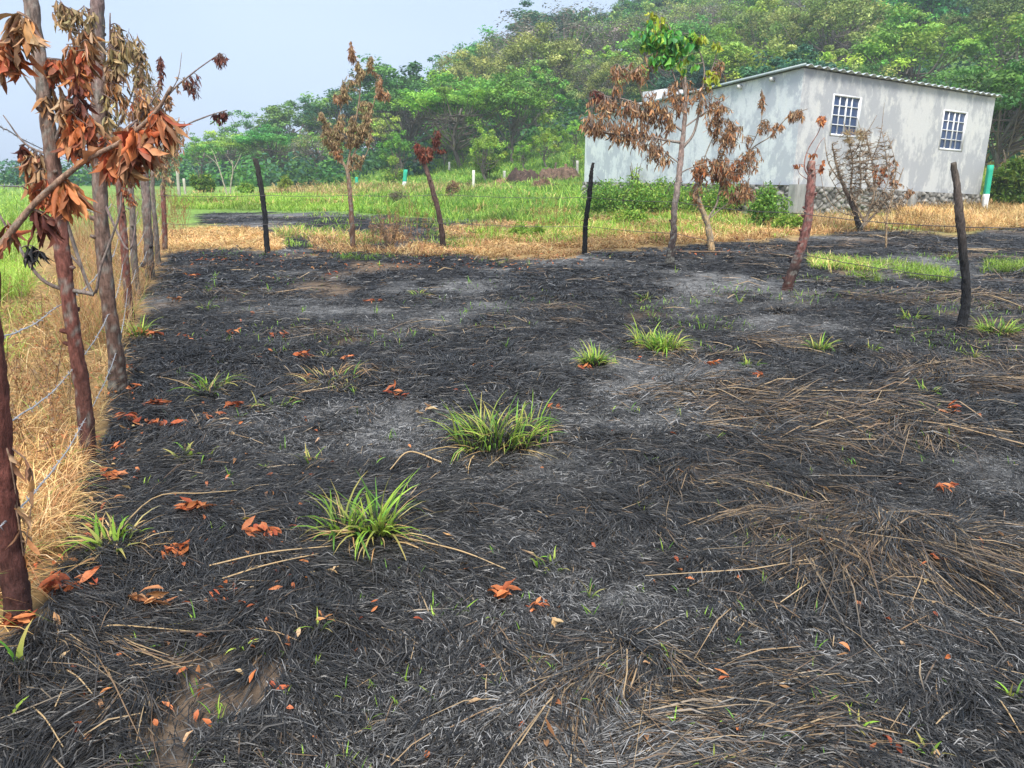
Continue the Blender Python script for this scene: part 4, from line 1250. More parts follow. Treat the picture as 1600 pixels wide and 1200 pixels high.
# ------------------------------------------------------------------ the grey house
YA, YB = 21.0, 26.0
A = at(1247, 200, YA)[:2]
B = at(1543, 230, YB)[:2]
zAt, zAb = at(1251, 106, YA)[2], at(1243, 289, YA)[2]
zBt, zBb = at(1555, 153, YB)[2], at(1530, 304, YB)[2]
LAB = float(np.linalg.norm(B - A))
ex = (B - A) / LAB                          # along the front
ey = np.array([-ex[1], ex[0]])              # going back
DEP = 9.6
nf = -ey
Dp = A + ey * DEP
zDt = at(925, 187, Dp[1])[2]
zDb = at(927, 284, Dp[1])[2]
drop = zAt - zDt
house = empty('grey_house', (A[0], A[1], float(zAb)), 'single-storey grey cement-plastered house with sheet roof and two white-barred windows', 'house')
HO = np.array([A[0], A[1], float(zAb)])


def FW(u, t, out=0.0):
    """front wall: u metres from the corner, t 0..1 height"""
    u, t = np.asarray(u, float), np.asarray(t, float)
    k = u / LAB
    zb, zt = zAb + (zBb - zAb) * k, zAt + (zBt - zAt) * k
    xy = A[None] + u.reshape(-1, 1) * ex[None] + nf[None] * np.asarray(out, float).reshape(-1, 1)
    return np.concatenate([xy, (zb + (zt - zb) * t).reshape(-1, 1)], 1)


def hit_front(px, py):
    a, b, c = ray(px, py)
    d = np.array([a, b])
    # A + u ex = s d
    M = np.array([[d[0], -ex[0]], [d[1], -ex[1]]])
    s, u = np.linalg.solve(M, A)
    z = CH + c * s
    k = u / LAB
    zb, zt = zAb + (zBb - zAb) * k, zAt + (zBt - zAt) * k
    return u, (z - zb) / (zt - zb)


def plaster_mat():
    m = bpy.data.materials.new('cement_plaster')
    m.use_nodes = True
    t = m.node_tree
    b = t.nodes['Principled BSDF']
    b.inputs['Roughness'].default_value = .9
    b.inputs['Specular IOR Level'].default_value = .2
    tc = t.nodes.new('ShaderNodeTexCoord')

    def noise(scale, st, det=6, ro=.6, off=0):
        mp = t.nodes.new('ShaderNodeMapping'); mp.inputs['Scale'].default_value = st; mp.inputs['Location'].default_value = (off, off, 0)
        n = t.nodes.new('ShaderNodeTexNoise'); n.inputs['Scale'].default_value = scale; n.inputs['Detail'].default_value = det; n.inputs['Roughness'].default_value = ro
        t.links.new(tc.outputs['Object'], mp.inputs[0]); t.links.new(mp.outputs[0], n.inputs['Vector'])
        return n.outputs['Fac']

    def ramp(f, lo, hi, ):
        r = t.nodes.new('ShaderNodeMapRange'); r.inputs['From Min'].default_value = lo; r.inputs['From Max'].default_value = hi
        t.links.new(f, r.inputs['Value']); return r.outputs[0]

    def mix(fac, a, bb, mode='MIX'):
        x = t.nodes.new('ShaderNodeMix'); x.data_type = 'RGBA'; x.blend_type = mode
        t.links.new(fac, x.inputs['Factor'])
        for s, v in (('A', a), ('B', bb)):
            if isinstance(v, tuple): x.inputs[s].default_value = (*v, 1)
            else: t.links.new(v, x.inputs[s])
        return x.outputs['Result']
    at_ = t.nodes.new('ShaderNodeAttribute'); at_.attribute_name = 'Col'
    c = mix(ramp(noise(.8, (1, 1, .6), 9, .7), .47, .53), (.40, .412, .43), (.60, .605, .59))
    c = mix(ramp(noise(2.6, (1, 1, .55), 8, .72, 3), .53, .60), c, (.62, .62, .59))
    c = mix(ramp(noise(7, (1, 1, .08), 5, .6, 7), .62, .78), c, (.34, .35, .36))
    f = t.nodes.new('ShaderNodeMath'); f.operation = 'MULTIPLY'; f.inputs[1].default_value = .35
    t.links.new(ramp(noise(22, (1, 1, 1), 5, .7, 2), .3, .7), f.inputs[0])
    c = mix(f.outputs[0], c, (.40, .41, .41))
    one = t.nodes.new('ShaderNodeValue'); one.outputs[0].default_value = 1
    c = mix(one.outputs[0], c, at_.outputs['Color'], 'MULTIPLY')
    t.links.new(c, b.inputs['Base Color'])
    bp = t.nodes.new('ShaderNodeBump'); bp.inputs['Strength'].default_value = .25; bp.inputs['Distance'].default_value = .02
    t.links.new(noise(14, (1, 1, 1), 5, .7, 2), bp.inputs['Height']); t.links.new(bp.outputs[0], b.inputs['Normal'])
    return m


M_PLAST = plaster_mat()
wins = []
for tl, br, tr_, bl in (((1302, 147), (1340, 216), (1346, 151), (1296, 212)), ((1474, 171), (1503, 238), (1512, 175), (1467, 233))):
    q = [hit_front(*c) for c in (tl, br, tr_, bl)]
    u0, u1 = (q[0][0] + q[3][0]) / 2, (q[1][0] + q[2][0]) / 2
    t1, t0 = (q[0][1] + q[2][1]) / 2, (q[1][1] + q[3][1]) / 2
    wins.append((u0, u1, t0, t1))
print('house', A, B, zAt, zAb, zBt, zBb, 'wins', wins, 'D', Dp, zDt, zDb)

# front wall as a sheet of cells with true openings and reveals
mb = MB()
us = sorted(set([0, LAB] + [v for w_ in wins for v in w_[:2]] + list(np.linspace(0, LAB, 20))))
ts = sorted(set([0, 1] + [v for w_ in wins for v in w_[2:]] + list(np.linspace(0, 1, 9))))


def inside(u, t):
    return any(w_[0] < u < w_[1] and w_[2] < t < w_[3] for w_ in wins)


for u0, u1 in zip(us[:-1], us[1:]):
    for t0, t1 in zip(ts[:-1], ts[1:]):
        if not inside((u0 + u1) / 2, (t0 + t1) / 2):
            mb.add(FW([u0, u1, u1, u0], [t0, t0, t1, t1], [0] * 4), [(0, 1, 2, 3)], None, (1, 1, 1))
RV = .10
for (u0, u1, t0, t1) in wins:
    c = [(u0, t0), (u1, t0), (u1, t1), (u0, t1)]
    for k in range(4):
        a, b_ = c[k], c[(k + 1) % 4]
        mb.add(FW([a[0], b_[0], b_[0], a[0]], [a[1], b_[1], b_[1], a[1]], [0, 0, -RV - .1, -RV - .1]), [(0, 1, 2, 3)], None, (.9, .9, .9))
mb.build('front_wall', M_PLAST, house, origin=HO)


def vwall(P0, z0b, z0t, P1, z1b, z1t, name, nseg=10, C=(1, 1, 1)):
    mb = MB()
    k = np.linspace(0, 1, nseg + 1)
    for a, b_ in zip(k[:-1], k[1:]):
        V = []
        for q, top in ((a, 0), (b_, 0), (b_, 1), (a, 1)):
            xy = P0 + (P1 - P0) * q
            zb, zt = z0b + (z1b - z0b) * q, z0t + (z1t - z0t) * q
            V.append((*xy, zt if top else zb))
        mb.add(V, [(0, 1, 2, 3)], None, C)
    return mb.build(name, M_PLAST, house, origin=HO)


Cc = B + ey * DEP
vwall(A, zAb - .02, zAt, Dp, zDb, zDt, 'side_wall', C=(1.32, 1.36, 1.42))  # same plaster, its colour raised and blued to stand in for skylight
vwall(B, zBb, zBt, Cc, zBb + .2, zBt - drop, 'side_wall')
vwall(Dp, zDb, zDt, Cc, zBb + .2, zBt - drop, 'rear_wall')

for (u0, u1, t0, t1) in wins:
    wo = FW([(u0 + u1) / 2], [(t0 + t1) / 2], [0])[0]
    hgt = (t1 - t0) * 3.1
    wd = u1 - u0
    mb = MB()

    def bar(ua, ub, ta, tb, o0, o1, m):
        V = np.concatenate([FW([ua, ub, ub, ua], [ta, ta, tb, tb], [o0] * 4), FW([ua, ub, ub, ua], [ta, ta, tb, tb], [o1] * 4)])
        m.add(V, [(4, 5, 6, 7), (0, 3, 2, 1), (0, 1, 5, 4), (1, 2, 6, 5), (2, 3, 7, 6), (3, 0, 4, 7)], None, (.78, .79, .80))
    ft = .048
    th = ft / 3.1
    # outer frame flush in the opening
    bar(u0 + .003, u0 + ft, t0 + .001, t1 - .001, -.08, .012, mb)
    bar(u1 - ft - .02, u1 - .003, t0 + .001, t1 - .001, -.08, .012, mb)
    bar(u0 + ft, u1 - ft - .02, t0 + .001, t0 + th * 1.3, -.08, .010, mb)
    bar(u0 + ft, u1 - ft - .02, t1 - th, t1 - .001, -.08, .010, mb)
    fo = mb.build('window', M_WHITE, house, origin=wo)
    mb = MB()
    U0, U1, T0, T1 = u0 + ft, u1 - ft - .02, t0 + th * 1.3, t1 - th
    cols = [0, .26, .52, .73, 1]
    for i in (1, 2, 3):
        c = U0 + (U1 - U0) * cols[i]
        hw = .022 if i == 2 else .011
        bar(c - hw, c + hw, T0, T1, -.06, -.012, mb)
    for k in range(1, 4):
        c = T0 + (T1 - T0) * k / 4
        bar(U0, U1, c - .0036, c + .0036, -.057, -.015, mb)
    o = mb.build('glazing_bars', M_WHITE, fo, origin=wo)
    mb = MB()
    for i in range(4):
        for k in range(4):
            uu = [U0 + (U1 - U0) * cols[i], U0 + (U1 - U0) * cols[i + 1]]
            tt = [T0 + (T1 - T0) * k / 4, T0 + (T1 - T0) * (k + 1) / 4]
            o_ = -.045 + rng.normal(0, .002, 4)
            mb.add(FW([uu[0], uu[1], uu[1], uu[0]], [tt[0], tt[0], tt[1], tt[1]], o_), [(0, 1, 2, 3)], None, np.array((.035, .06, .13)) * rng.uniform(.8, 1.25))
    mg = mat_col('blue_glass', .12, .5) if 'blue_glass' not in bpy.data.materials else bpy.data.materials['blue_glass']
    mb.build('pane', mg, fo, origin=wo)
    for ch in fo.children:                 # parts of a window sit relative to it
        ch.location = (0, 0, 0)

# corrugated roof sheet sloping down to the back
mb = MB()
nu, nv = 300, 3
ov = .16
V = []
for v in range(nv):
    for i in range(nu):
        u = -.14 + (LAB + .28) * i / (nu - 1)
        k = u / LAB
        d = -ov + (DEP + ov + .15) * v / (nv - 1)
        z = zAt + (zBt - zAt) * k - drop * d / DEP + .05 + .032 * math.sin(2 * math.pi * u / .34)
        xy = A + ex * u + ey * d
        V.append((*xy, z))
V = np.array(V)
ii = (np.arange(nv - 1)[:, None] * nu + np.arange(nu - 1)[None]).ravel()
mb.add(V, np.stack([ii, ii + 1, ii + 1 + nu, ii + nu], 1), None, (.50, .54, .55))
# thickness lip on the front edge
lip = V[:nu].copy(); lip[:, 2] -= .014
mb.add(np.concatenate([V[:nu], lip]), [(i, i + nu, i + 1 + nu, i + 1) for i in range(nu - 1)], None, (.42, .45, .46))
rf = mb.build('roof', M_METAL, house, origin=HO, smooth=True)
mb = MB()
e0 = np.array([*(A - ex * .14 + ey * -ov), zAt + drop * ov / DEP + .05])
e1 = np.array([*(A - ex * .14 + ey * (DEP + .15)), zDt + .05 - drop * .15 / DEP])
P4 = []
for e in (e0, e1):
    for a_, b_ in ((-.01, -.03), (.02, -.03), (.02, .03), (-.01, .03)):
        P4.append([e[0] + ex[0] * a_, e[1] + ex[1] * a_, e[2] + b_])
mb.add(P4, [(0, 1, 5, 4), (1, 2, 6, 5), (2, 3, 7, 6), (3, 0, 4, 7), (0, 3, 2, 1), (4, 5, 6, 7)], None, (.30, .37, .38))
mb.build('roof_trim', M_METAL, house, origin=HO)
# purlin ends under the verge
for q in (.10, .22):
    mb = MB()
    c = A + ey * DEP * q - ex * .07
    z = zAt - drop * q - .12
    box(mb, (-.07, -.04, -.05), (.08, .04, .05), (.6, .6, .58), M=lambda v: np.stack([c[0] + ex[0] * v[:, 0] + ey[0] * v[:, 1], c[1] + ex[1] * v[:, 0] + ey[1] * v[:, 1], z + v[:, 2]], 1))
    mb.build('beam_end', M_CONC, house, origin=HO)
# stepped blockwork rising behind the low end of the roof
mb = MB()
for (a_, b_, h_) in ((.50, .58, .26), (.58, .66, .62), (.66, .78, .85), (.78, .9, .5)):
    zz = zAt - drop * (a_ + b_) / 2
    c0 = A + ey * DEP * a_ + ex * .9
    box(mb, (0, 0, -.3), (.15, DEP * (b_ - a_) - .004, h_ * .75), (1.1, 1.1, 1.1), M=lambda v: np.stack([c0[0] + ex[0] * v[:, 0] + ey[0] * v[:, 1], c0[1] + ex[1] * v[:, 0] + ey[1] * v[:, 1], zz + v[:, 2]], 1))
mb.build('parapet', M_PLAST, house, origin=HO)


# rubble plinth
def rubble(P0, P1, zt0, zt1, name, nrm):
    L = float(np.linalg.norm(P1 - P0))
    nu, nv = int(L / .028), 46
    uu, vv = np.meshgrid(np.linspace(0, 1, nu), np.linspace(0, 1, nv))
    d1, d2, idn = worley(uu * L / .21 + 5, vv * 1.2 / .15 + 9, 7)
    e = np.clip((d2 - d1) * 3.2, 0, 1)
    out = .02 + .075 * e ** .5 * (.5 + idn) + .02 * fbm(uu * L * 9, vv * 12, 5, 2)
    ledge = np.clip((1 - vv) * 30, 0, 1)
    x = P0[0] + (P1 - P0)[0] * uu + nrm[0] * out
    y = P0[1] + (P1 - P0)[1] * uu + nrm[1] * out
    zt = zt0 + (zt1 - zt0) * uu
    z = zt - (1 - vv) * 1.25
    col = (np.array([.30, .285, .26])[None] * (.45 + .9 * idn.ravel()[:, None]) * (.35 + .65 * e.ravel()[:, None]))
    col = col * (.75 + .5 * fbm(uu * L * 6, vv * 8, 9, 3).ravel()[:, None])
    mb = MB()
    ii = (np.arange(nv - 1)[:, None] * nu + np.arange(nu - 1)[None]).ravel()
    mb.add(np.stack([x.ravel(), y.ravel(), z.ravel()], 1), np.stack([ii, ii + 1, ii + 1 + nu, ii + nu], 1), None, col)
    mb.build(name, M_STONE, house, origin=HO)


rubble(A - ex * .0, B, zAb - .002, zBb - .002, 'stone_plinth', nf)
rubble(A, Dp, zAb - .002, zDb - .002, 'stone_plinth', -ex)
for (px, w_, top) in ((1240, .42, 283), (1418, .26, 311)):
    u, t = hit_front(px, 300)
    k = u / LAB
    zt = (zAb + (zBb - zAb) * k) + (.02 if px < 1300 else -.06)
    mb = MB()
    na, nh = 13, 40
    uu, vv = np.meshgrid(np.linspace(0, 1, na), np.linspace(0, 1, nh))
    k3 = np.clip(uu * 3, 0, 3)                                 # left face, front face, right face
    lx = np.where(k3 < 1, -w_ / 2, np.where(k3 > 2, w_ / 2, -w_ / 2 + w_ * (k3 - 1)))
    ly = np.where(k3 < 1, .26 * k3, np.where(k3 > 2, .26 * (3 - k3), .26))
    lx, ly = lx + .006 * (fbm(uu * 9, vv * 20, 3) - .5), ly + .012 * (fbm(uu * 9, vv * 16, 4) - .5)
    V = np.stack([A[0] + ex[0] * (u + lx) + nf[0] * ly, A[1] + ex[1] * (u + lx) + nf[1] * ly, zt - 1.3 + 1.3 * vv], -1).reshape(-1, 3)
    ii = (np.arange(nh - 1)[:, None] * na + np.arange(na - 1)[None]).ravel()
    cc = np.array((.33, .33, .31)) * (.7 + .6 * fbm(uu * 12, vv * 3, 6)).ravel()[:, None]
    mb.add(V, np.stack([ii, ii + 1, ii + 1 + na, ii + na], 1), None, cc)
    tp = np.array([(-w_ / 2, 0), (-w_ / 2, .26), (w_ / 2, .26), (w_ / 2, 0)])
    mb.add(np.stack([A[0] + ex[0] * (u + tp[:, 0]) + nf[0] * tp[:, 1], A[1] + ex[1] * (u + tp[:, 0]) + nf[1] * tp[:, 1], np.full(4, zt)], 1), [(0, 1, 2, 3)], None, (.45, .45, .43))
    if px < 1300:
        tube(mb, np.array([[*(A + ex * (u - .02) + nf * .15), zt - .05], [*(A + ex * (u - .02) + nf * .15), zt + .16]]), [.012, .01], 6, (.12, .08, .06))
    mb.build('concrete_buttress', M_CONC, house, origin=HO)

# ------------------------------------------------------------------ weeds and bushes
def leafy(mb, c, R, n, LL, WW, pals, flat=.8, up=.3):
    d = norm(rng.normal(0, 1, (n, 3)))
    r = rng.random(n) ** .4
    P = np.asarray(c) + d * r[:, None] * np.array([R, R, R * flat])
    D = norm(rng.normal(0, 1, (n, 3)) + np.array([0, 0, -.1]))
    leaves(mb, P, D, LL * rng.uniform(.6, 1.2, n), WW, pal(pals, n, .18), curl=rng.uniform(0, .9, n), fold=.35, K=2, N=rng.normal(0, .7, (n, 3)) + np.array([0, 0, 1.0]))


def bush(name, label, cat, px, py, wpx, hpx, pals, n, LL=.09, WW=.05, Y=None, group=None, clumps=14, stems=6, dead=None):
    p = gpt(px, py) if Y is None else np.array([*at(px, py, Y)[:2], float(Hf(*at(px, py, Y)[:2]))])
    s = p[1] / F
    R, h = wpx * s / 2, hpx * s
    root = empty(name, p, label, cat, group)
    fm, sm = MB(), MB()
    for k in range(clumps):
        a = rng.random() * 6.28
        q = rng.random() ** .6
        c = p + np.array([math.cos(a) * R * q * .85, math.sin(a) * R * q * .6, h * rng.uniform(.2, .9) * (1 - .35 * q)])
        pp = [np.array(x) * rng.uniform(.75, 1.25) for x in pals]
        if dead and rng.random() < .2:
            pp = dead
        leafy(fm, c, min(R, h) * .34, n // clumps, LL, WW, pp)
    for k in range(stems):
        a = rng.random() * 6.28
        e = p + np.array([math.cos(a) * R * .6, math.sin(a) * R * .5, h * rng.uniform(.6, 1)])
        tube(sm, spline(np.array([p + np.array([math.cos(a), math.sin(a), 0]) * R * .1, (p + e) / 2 + np.array([0, 0, .1 * h]), e]), 8), [.018 * h, .006 * h], 5, (.16, .12, .08), .1)
    sm.build('stem', M_BARK, root, origin=p)
    fm.build('foliage', M_GRASS, root, origin=p)
    return root


BG1 = [[.18, .38, .06], [.26, .46, .07], [.36, .52, .10], [.12, .28, .05]]
BG2 = [[.30, .48, .06], [.20, .38, .05], [.40, .50, .09]]
bg_ = 'leafy weed bushes around the grey house'
for args in (
    ('leafy_bush', 'leafy green weed bush against the house side wall, behind the jet-black crooked post', 'bush', 962, 336, 100, 58, BG1, 3400),
    ('leafy_bush', 'green weed bush behind the green-topped scorched tree', 'bush', 1030, 336, 110, 56, BG1 + BG2, 3400),
    ('leafy_bush', 'green bush between the pale-barked tree and the house wall', 'bush', 1120, 336, 100, 54, BG1 + BG2, 3400),
    ('leafy_bush', 'bright green bush at the house corner, left of the concrete buttress', 'bush', 1196, 350, 66, 66, BG1, 3000),
    ('leafy_bush', 'tall thin-stemmed weed against the pale side wall', 'bush', 990, 322, 30, 70, BG2, 500),
    ('leafy_bush', 'low green patch below the concrete buttress', 'bush', 1232, 358, 56, 26, BG2, 1200),
    ('leafy_bush', 'small green weed on the verge right of the jet-black crooked post', 'bush', 985, 352, 60, 26, BG2, 1100),
):
    bush(*args, group=bg_, LL=.10, WW=.045, clumps=38)
bush('leafy_bush', 'round yellow-green bush at the far left edge of the green field', 'bush', 318, 300, 34, 36, [[.32, .42, .04], [.16, .30, .03], [.10, .2, .03]], 2400, LL=.16, WW=.09, clumps=18)
bush('leafy_bush', 'drooping dark green bush against the right end of the house', 'bush', 1575, 312, 62, 92, [[.07, .16, .02], [.12, .22, .025], [.18, .26, .03]], 4200, LL=.16, WW=.06, Y=25.5, clumps=30)
bush('leafy_bush', 'bright small bush on the slope left of the green and white post', 'bush', 617, 286, 36, 40, BG2, 1800, LL=.18, WW=.1)
bush('leafy_bush', 'pale lime bush in the middle of the meadow above the white post', 'bush', 762, 282, 50, 48, BG2, 2200, LL=.2, WW=.08)
bush('leafy_bush', 'dead brown bush standing in the green meadow right of the red-leaved stem', 'bush', 706, 312, 24, 30, [[.42, .24, .13], [.3, .18, .1]], 700, LL=.14, WW=.05)
bush('leafy_bush', 'grey leafless bush in the green meadow left of centre', 'bush', 622, 322, 32, 26, [[.25, .19, .14], [.2, .2, .1]], 500, LL=.12, WW=.03)
bush('leafy_bush', 'brown scorched shrub between the tall scorched sapling and the red-leaved stem', 'bush', 610, 388, 84, 52, [[.46, .28, .15], [.38, .22, .12], [.3, .18, .1]], 800, LL=.07, WW=.014, clumps=40, stems=22)
bush('leafy_bush', 'low bush of green shoots on the verge below the pale side wall', 'bush', 820, 372, 70, 22, BG2, 1100, LL=.13, WW=.03)
bush('leafy_bush', 'small yellow-tipped plants at the far edge of the green field', 'bush', 448, 298, 30, 22, [[.36, .44, .06], [.2, .34, .04]], 700, LL=.16, WW=.08)
bush('leafy_bush', 'small green shrub beside the pale forked saplings', 'bush', 386, 302, 26, 18, BG2, 700, LL=.16, WW=.08)

# ------------------------------------------------------------------ trees of the wooded hillside
def crown_mesh(name, H_, R, n_clump, per, leaf, pals, flat=.55, umbrella=False, seed=0, sparse=1.0, top=.6):
    global rng
    keep, rng = rng, np.random.default_rng(seed)
    mb = MB()
    cz = H_ * top
    cl = []
    for k in range(n_clump):
        d = norm(rng.normal(0, 1, 3))
        if d[2] < -.35:
            d[2] *= -.6
        if umbrella:
            d[2] = abs(d[2]) * .75
        bump = .70 + .6 * vnoise(np.array([d[0] * 2 + seed]), np.array([d[1] * 2 + d[2]]), seed)[0]
        r = rng.uniform(.45, 1.0) ** .6 * bump
        c = np.array([d[0] * R * r, d[1] * R * r, cz + d[2] * (H_ - cz) * r])
        cl.append(c)
        cr = R * rng.uniform(.12, .25)
        m = int(per * rng.uniform(.5, 1.5))
        dd = norm(rng.normal(0, 1, (m, 3)))
        rr = rng.random(m) ** .45
        P = c + dd * rr[:, None] * np.array([cr, cr, cr * flat])
        nrm = dd * .5 + np.array([0, 0, .9]) + rng.normal(0, .45, (m, 3))
        nrm = norm(nrm)
        t1 = norm(np.cross(nrm, rng.normal(0, 1, (m, 3))))
        t2 = np.cross(nrm, t1)
        l = leaf * rng.uniform(.6, 1.3, m)[:, None]
        w_ = l * .5
        V = np.stack([P - t1 * l * .5, P + t2 * w_ * .5, P + t1 * l * .5 - nrm * l * .15, P - t2 * w_ * .5], 1).reshape(-1, 3)
        cc = pal(pals, 1, .2)[0] * rng.uniform(.72, 1.3)
        C = np.repeat(cc[None] * (1 + rng.normal(0, .14, (m, 1))), 4, 0)
        mb.add(V, np.arange(m * 4).reshape(m, 4), None, np.clip(C, .005, 1))
    tm = MB()
    tr = H_ * .022
    trunk = spline(np.array([[0, 0, -.3], [.15 * R * rng.normal(), .1 * R * rng.normal(), H_ * .28], [.1 * R * rng.normal(), .1 * R * rng.normal(), cz]]), 10)
    tube(tm, trunk, [tr, tr * .6], 7, (.16, .13, .11), .15, seed=seed)
    for c in cl[::2]:
        a = trunk[rng.integers(3, 9)]
        mid = (a + c) / 2 + np.array([0, 0, -.08 * H_])
        tube(tm, spline(np.array([a, mid, c]), 6), [tr * .4, tr * .1], 4, (.18, .15, .13), cap=False)
    rng = keep
    tmp = tm.build('trunk', M_BARK)
    cmp_ = mb.build('crown', M_FOL)
    for o in (tmp, cmp_):
        COL.objects.unlink(o)
    a, b_ = tmp.data, cmp_.data
    bpy.data.objects.remove(tmp)
    bpy.data.objects.remove(cmp_)
    return a, b_, H_


DGRN = [[.055, .16, .085], [.08, .20, .09], [.05, .135, .085]]  # dark greens with the bluish cast of distance haze mixed in
MGRN = [[.12, .29, .06], [.17, .35, .07], [.09, .24, .06]]
LGRN = [[.27, .47, .07], [.36, .54, .08], [.20, .40, .07]]
OLV = [[.29, .37, .09], [.36, .42, .12], [.22, .30, .08]]
GRY = [[.24, .23, .17], [.19, .21, .14], [.28, .24, .20]]
PROT = {
    'dense': [crown_mesh('a', 8, 3.8, 100, 95, .30, DGRN, seed=101), crown_mesh('b', 9, 4.2, 110, 95, .30, DGRN + MGRN, seed=102), crown_mesh('c', 7, 3.6, 90, 95, .28, MGRN, seed=103)],
    'umbrella': [crown_mesh('d', 8, 5.0, 110, 85, .26, MGRN, flat=.3, umbrella=True, seed=104), crown_mesh('e', 7, 4.4, 90, 85, .26, LGRN, flat=.35, umbrella=True, seed=105)],
    'light': [crown_mesh('f', 7, 3.6, 80, 85, .26, LGRN, seed=106, flat=.5), crown_mesh('g', 6, 3.0, 70, 80, .26, LGRN + OLV, seed=107)],
    'olive': [crown_mesh('h', 8, 4.2, 95, 80, .26, OLV, seed=108), crown_mesh('i', 7.5, 4.0, 90, 60, .24, OLV + MGRN, seed=109)],
    'bare': [crown_mesh('j', 8, 4.2, 95, 26, .22, GRY, seed=110), crown_mesh('k', 7.5, 4.0, 90, 32, .22, GRY + OLV, seed=111)],
    'sparse': [crown_mesh('l', 8, 3.4, 34, 60, .28, MGRN, seed=112, flat=.5, top=.62)],
    'feather': [crown_mesh('m', 8, 4.2, 80, 120, .20, [[.12, .22, .045], [.16, .25, .06]], seed=113, flat=.35, umbrella=True)],
    'young': [crown_mesh('n', 4.2, 1.7, 40, 75, .17, LGRN, seed=114, flat=.8, top=.55)],
}


def tree(kind, x, y, h, label, cat='tree', group=None, name='broadleaf_tree', rz=None, var=None, wide=1.0):
    pr = PROT[kind]
    a, b_, H_ = pr[(var if var is not None else random.randrange(len(pr))) % len(pr)]
    z = float(H(x, y))
    o = empty(name, (x, y, z - .1), label, cat, group)
    o.rotation_euler = (random.uniform(-.05, .05), random.uniform(-.05, .05), random.uniform(0, 6.28) if rz is None else rz)
    s = h / H_
    o.scale = (s * wide, s * wide, s)
    for nm, me in (('trunk', a), ('crown', b_)):
        c = bpy.data.objects.new(nm, me)
        COL.objects.link(c)
        c.parent = o
    return o


def tree_at(kind, px, Y, h, label, **k):
    x = (px - 800) / F * (Y * CP)
    return tree(kind, x, Y, h, label, **k)


NT = [
    ('umbrella', 722, 58, 7.2, 'bright green spreading tree with dark forked limbs above the short red-leaved stem', dict(var=1, wide=1.15)),
    ('dense', 860, 108, 10.5, 'huge dark round-crowned tree topping the ridge left of the green-topped tree', dict(wide=1.5)),
    ('bare', 868, 80, 10, 'grey half-bare wide tree on the slope below the ridge tree', dict(wide=1.4)),
    ('olive', 838, 74, 8.5, 'yellow-green tree left of the grey half-bare one on the slope', dict(wide=1.1)),
    ('light', 800, 56, 6.0, 'bright green young tree with an orange-tinged top in the meadow behind the soil mounds', dict(var=0)),
    ('young', 765, 48, 3.4, 'small pale green sapling tree standing before the wood, above the white post', {}),
    ('young', 618, 56, 3.6, 'small round-headed tree behind the left green and white post', {}),
    ('sparse', 396, 92, 8.6, 'thin tree with separate leaf tufts sticking up on the left of the ridge', dict(wide=1.1)),
    ('sparse', 322, 66, 4.6, 'leafy tree just right of the left fence, its tufts showing on the sky', {}),
    ('dense', 468, 92, 8.4, 'dark rounded tree on the skyline between the black post and the tall scorched sapling', dict(wide=1.2)),
    ('dense', 540, 84, 8.2, 'dark tree directly behind the tall scorched sapling', dict(wide=1.2)),
    ('dense', 628, 80, 9.0, 'broad dark tree on the skyline right of the tall scorched sapling', dict(wide=1.25)),
    ('sparse', 706, 104, 10, 'thin open tree standing above the skyline left of the ridge', {}),
    ('dense', 765, 100, 9.5, 'dark tree on the steep part of the skyline', dict(wide=1.1)),
    ('umbrella', 655, 64, 7.5, 'flat-topped dark green tree behind the red-leaved stem', dict(var=0)),
    ('feather', 1490, 35, 6.4, 'feathery light green tree right behind the house roof, by the right window', {}),
    ('light', 1575, 52, 7.5, 'bright lime tree high on the slope near the right edge', dict(var=0)),
    ('dense', 1600, 33, 6.2, 'dark leafy tree at the right end of the house', {}),
    ('feather', 1370, 40, 6.0, 'feathery tree behind the middle of the house roof', {}),
    ('dense', 1230, 45, 7.0, 'dark tree behind the high corner of the house', {}),
    ('umbrella', 360, 74, 5.6, 'flat pale green tree behind the pale forked saplings', dict(var=1)),
    ('umbrella', 430, 72, 5.8, 'flat green tree behind the thin black post', dict(var=0)),
    ('bare', 497, 66, 4.4, 'grey leafless tree at the back of the green field left of the tall sapling', {}),
]
placed = []
for kind, px, Y, h, lab, k in NT:
    o = tree_at(kind, px, Y, h, lab, **k)
    placed.append((o.location.x, o.location.y, h * .40))
rr = random.Random(5)
cnt = 0
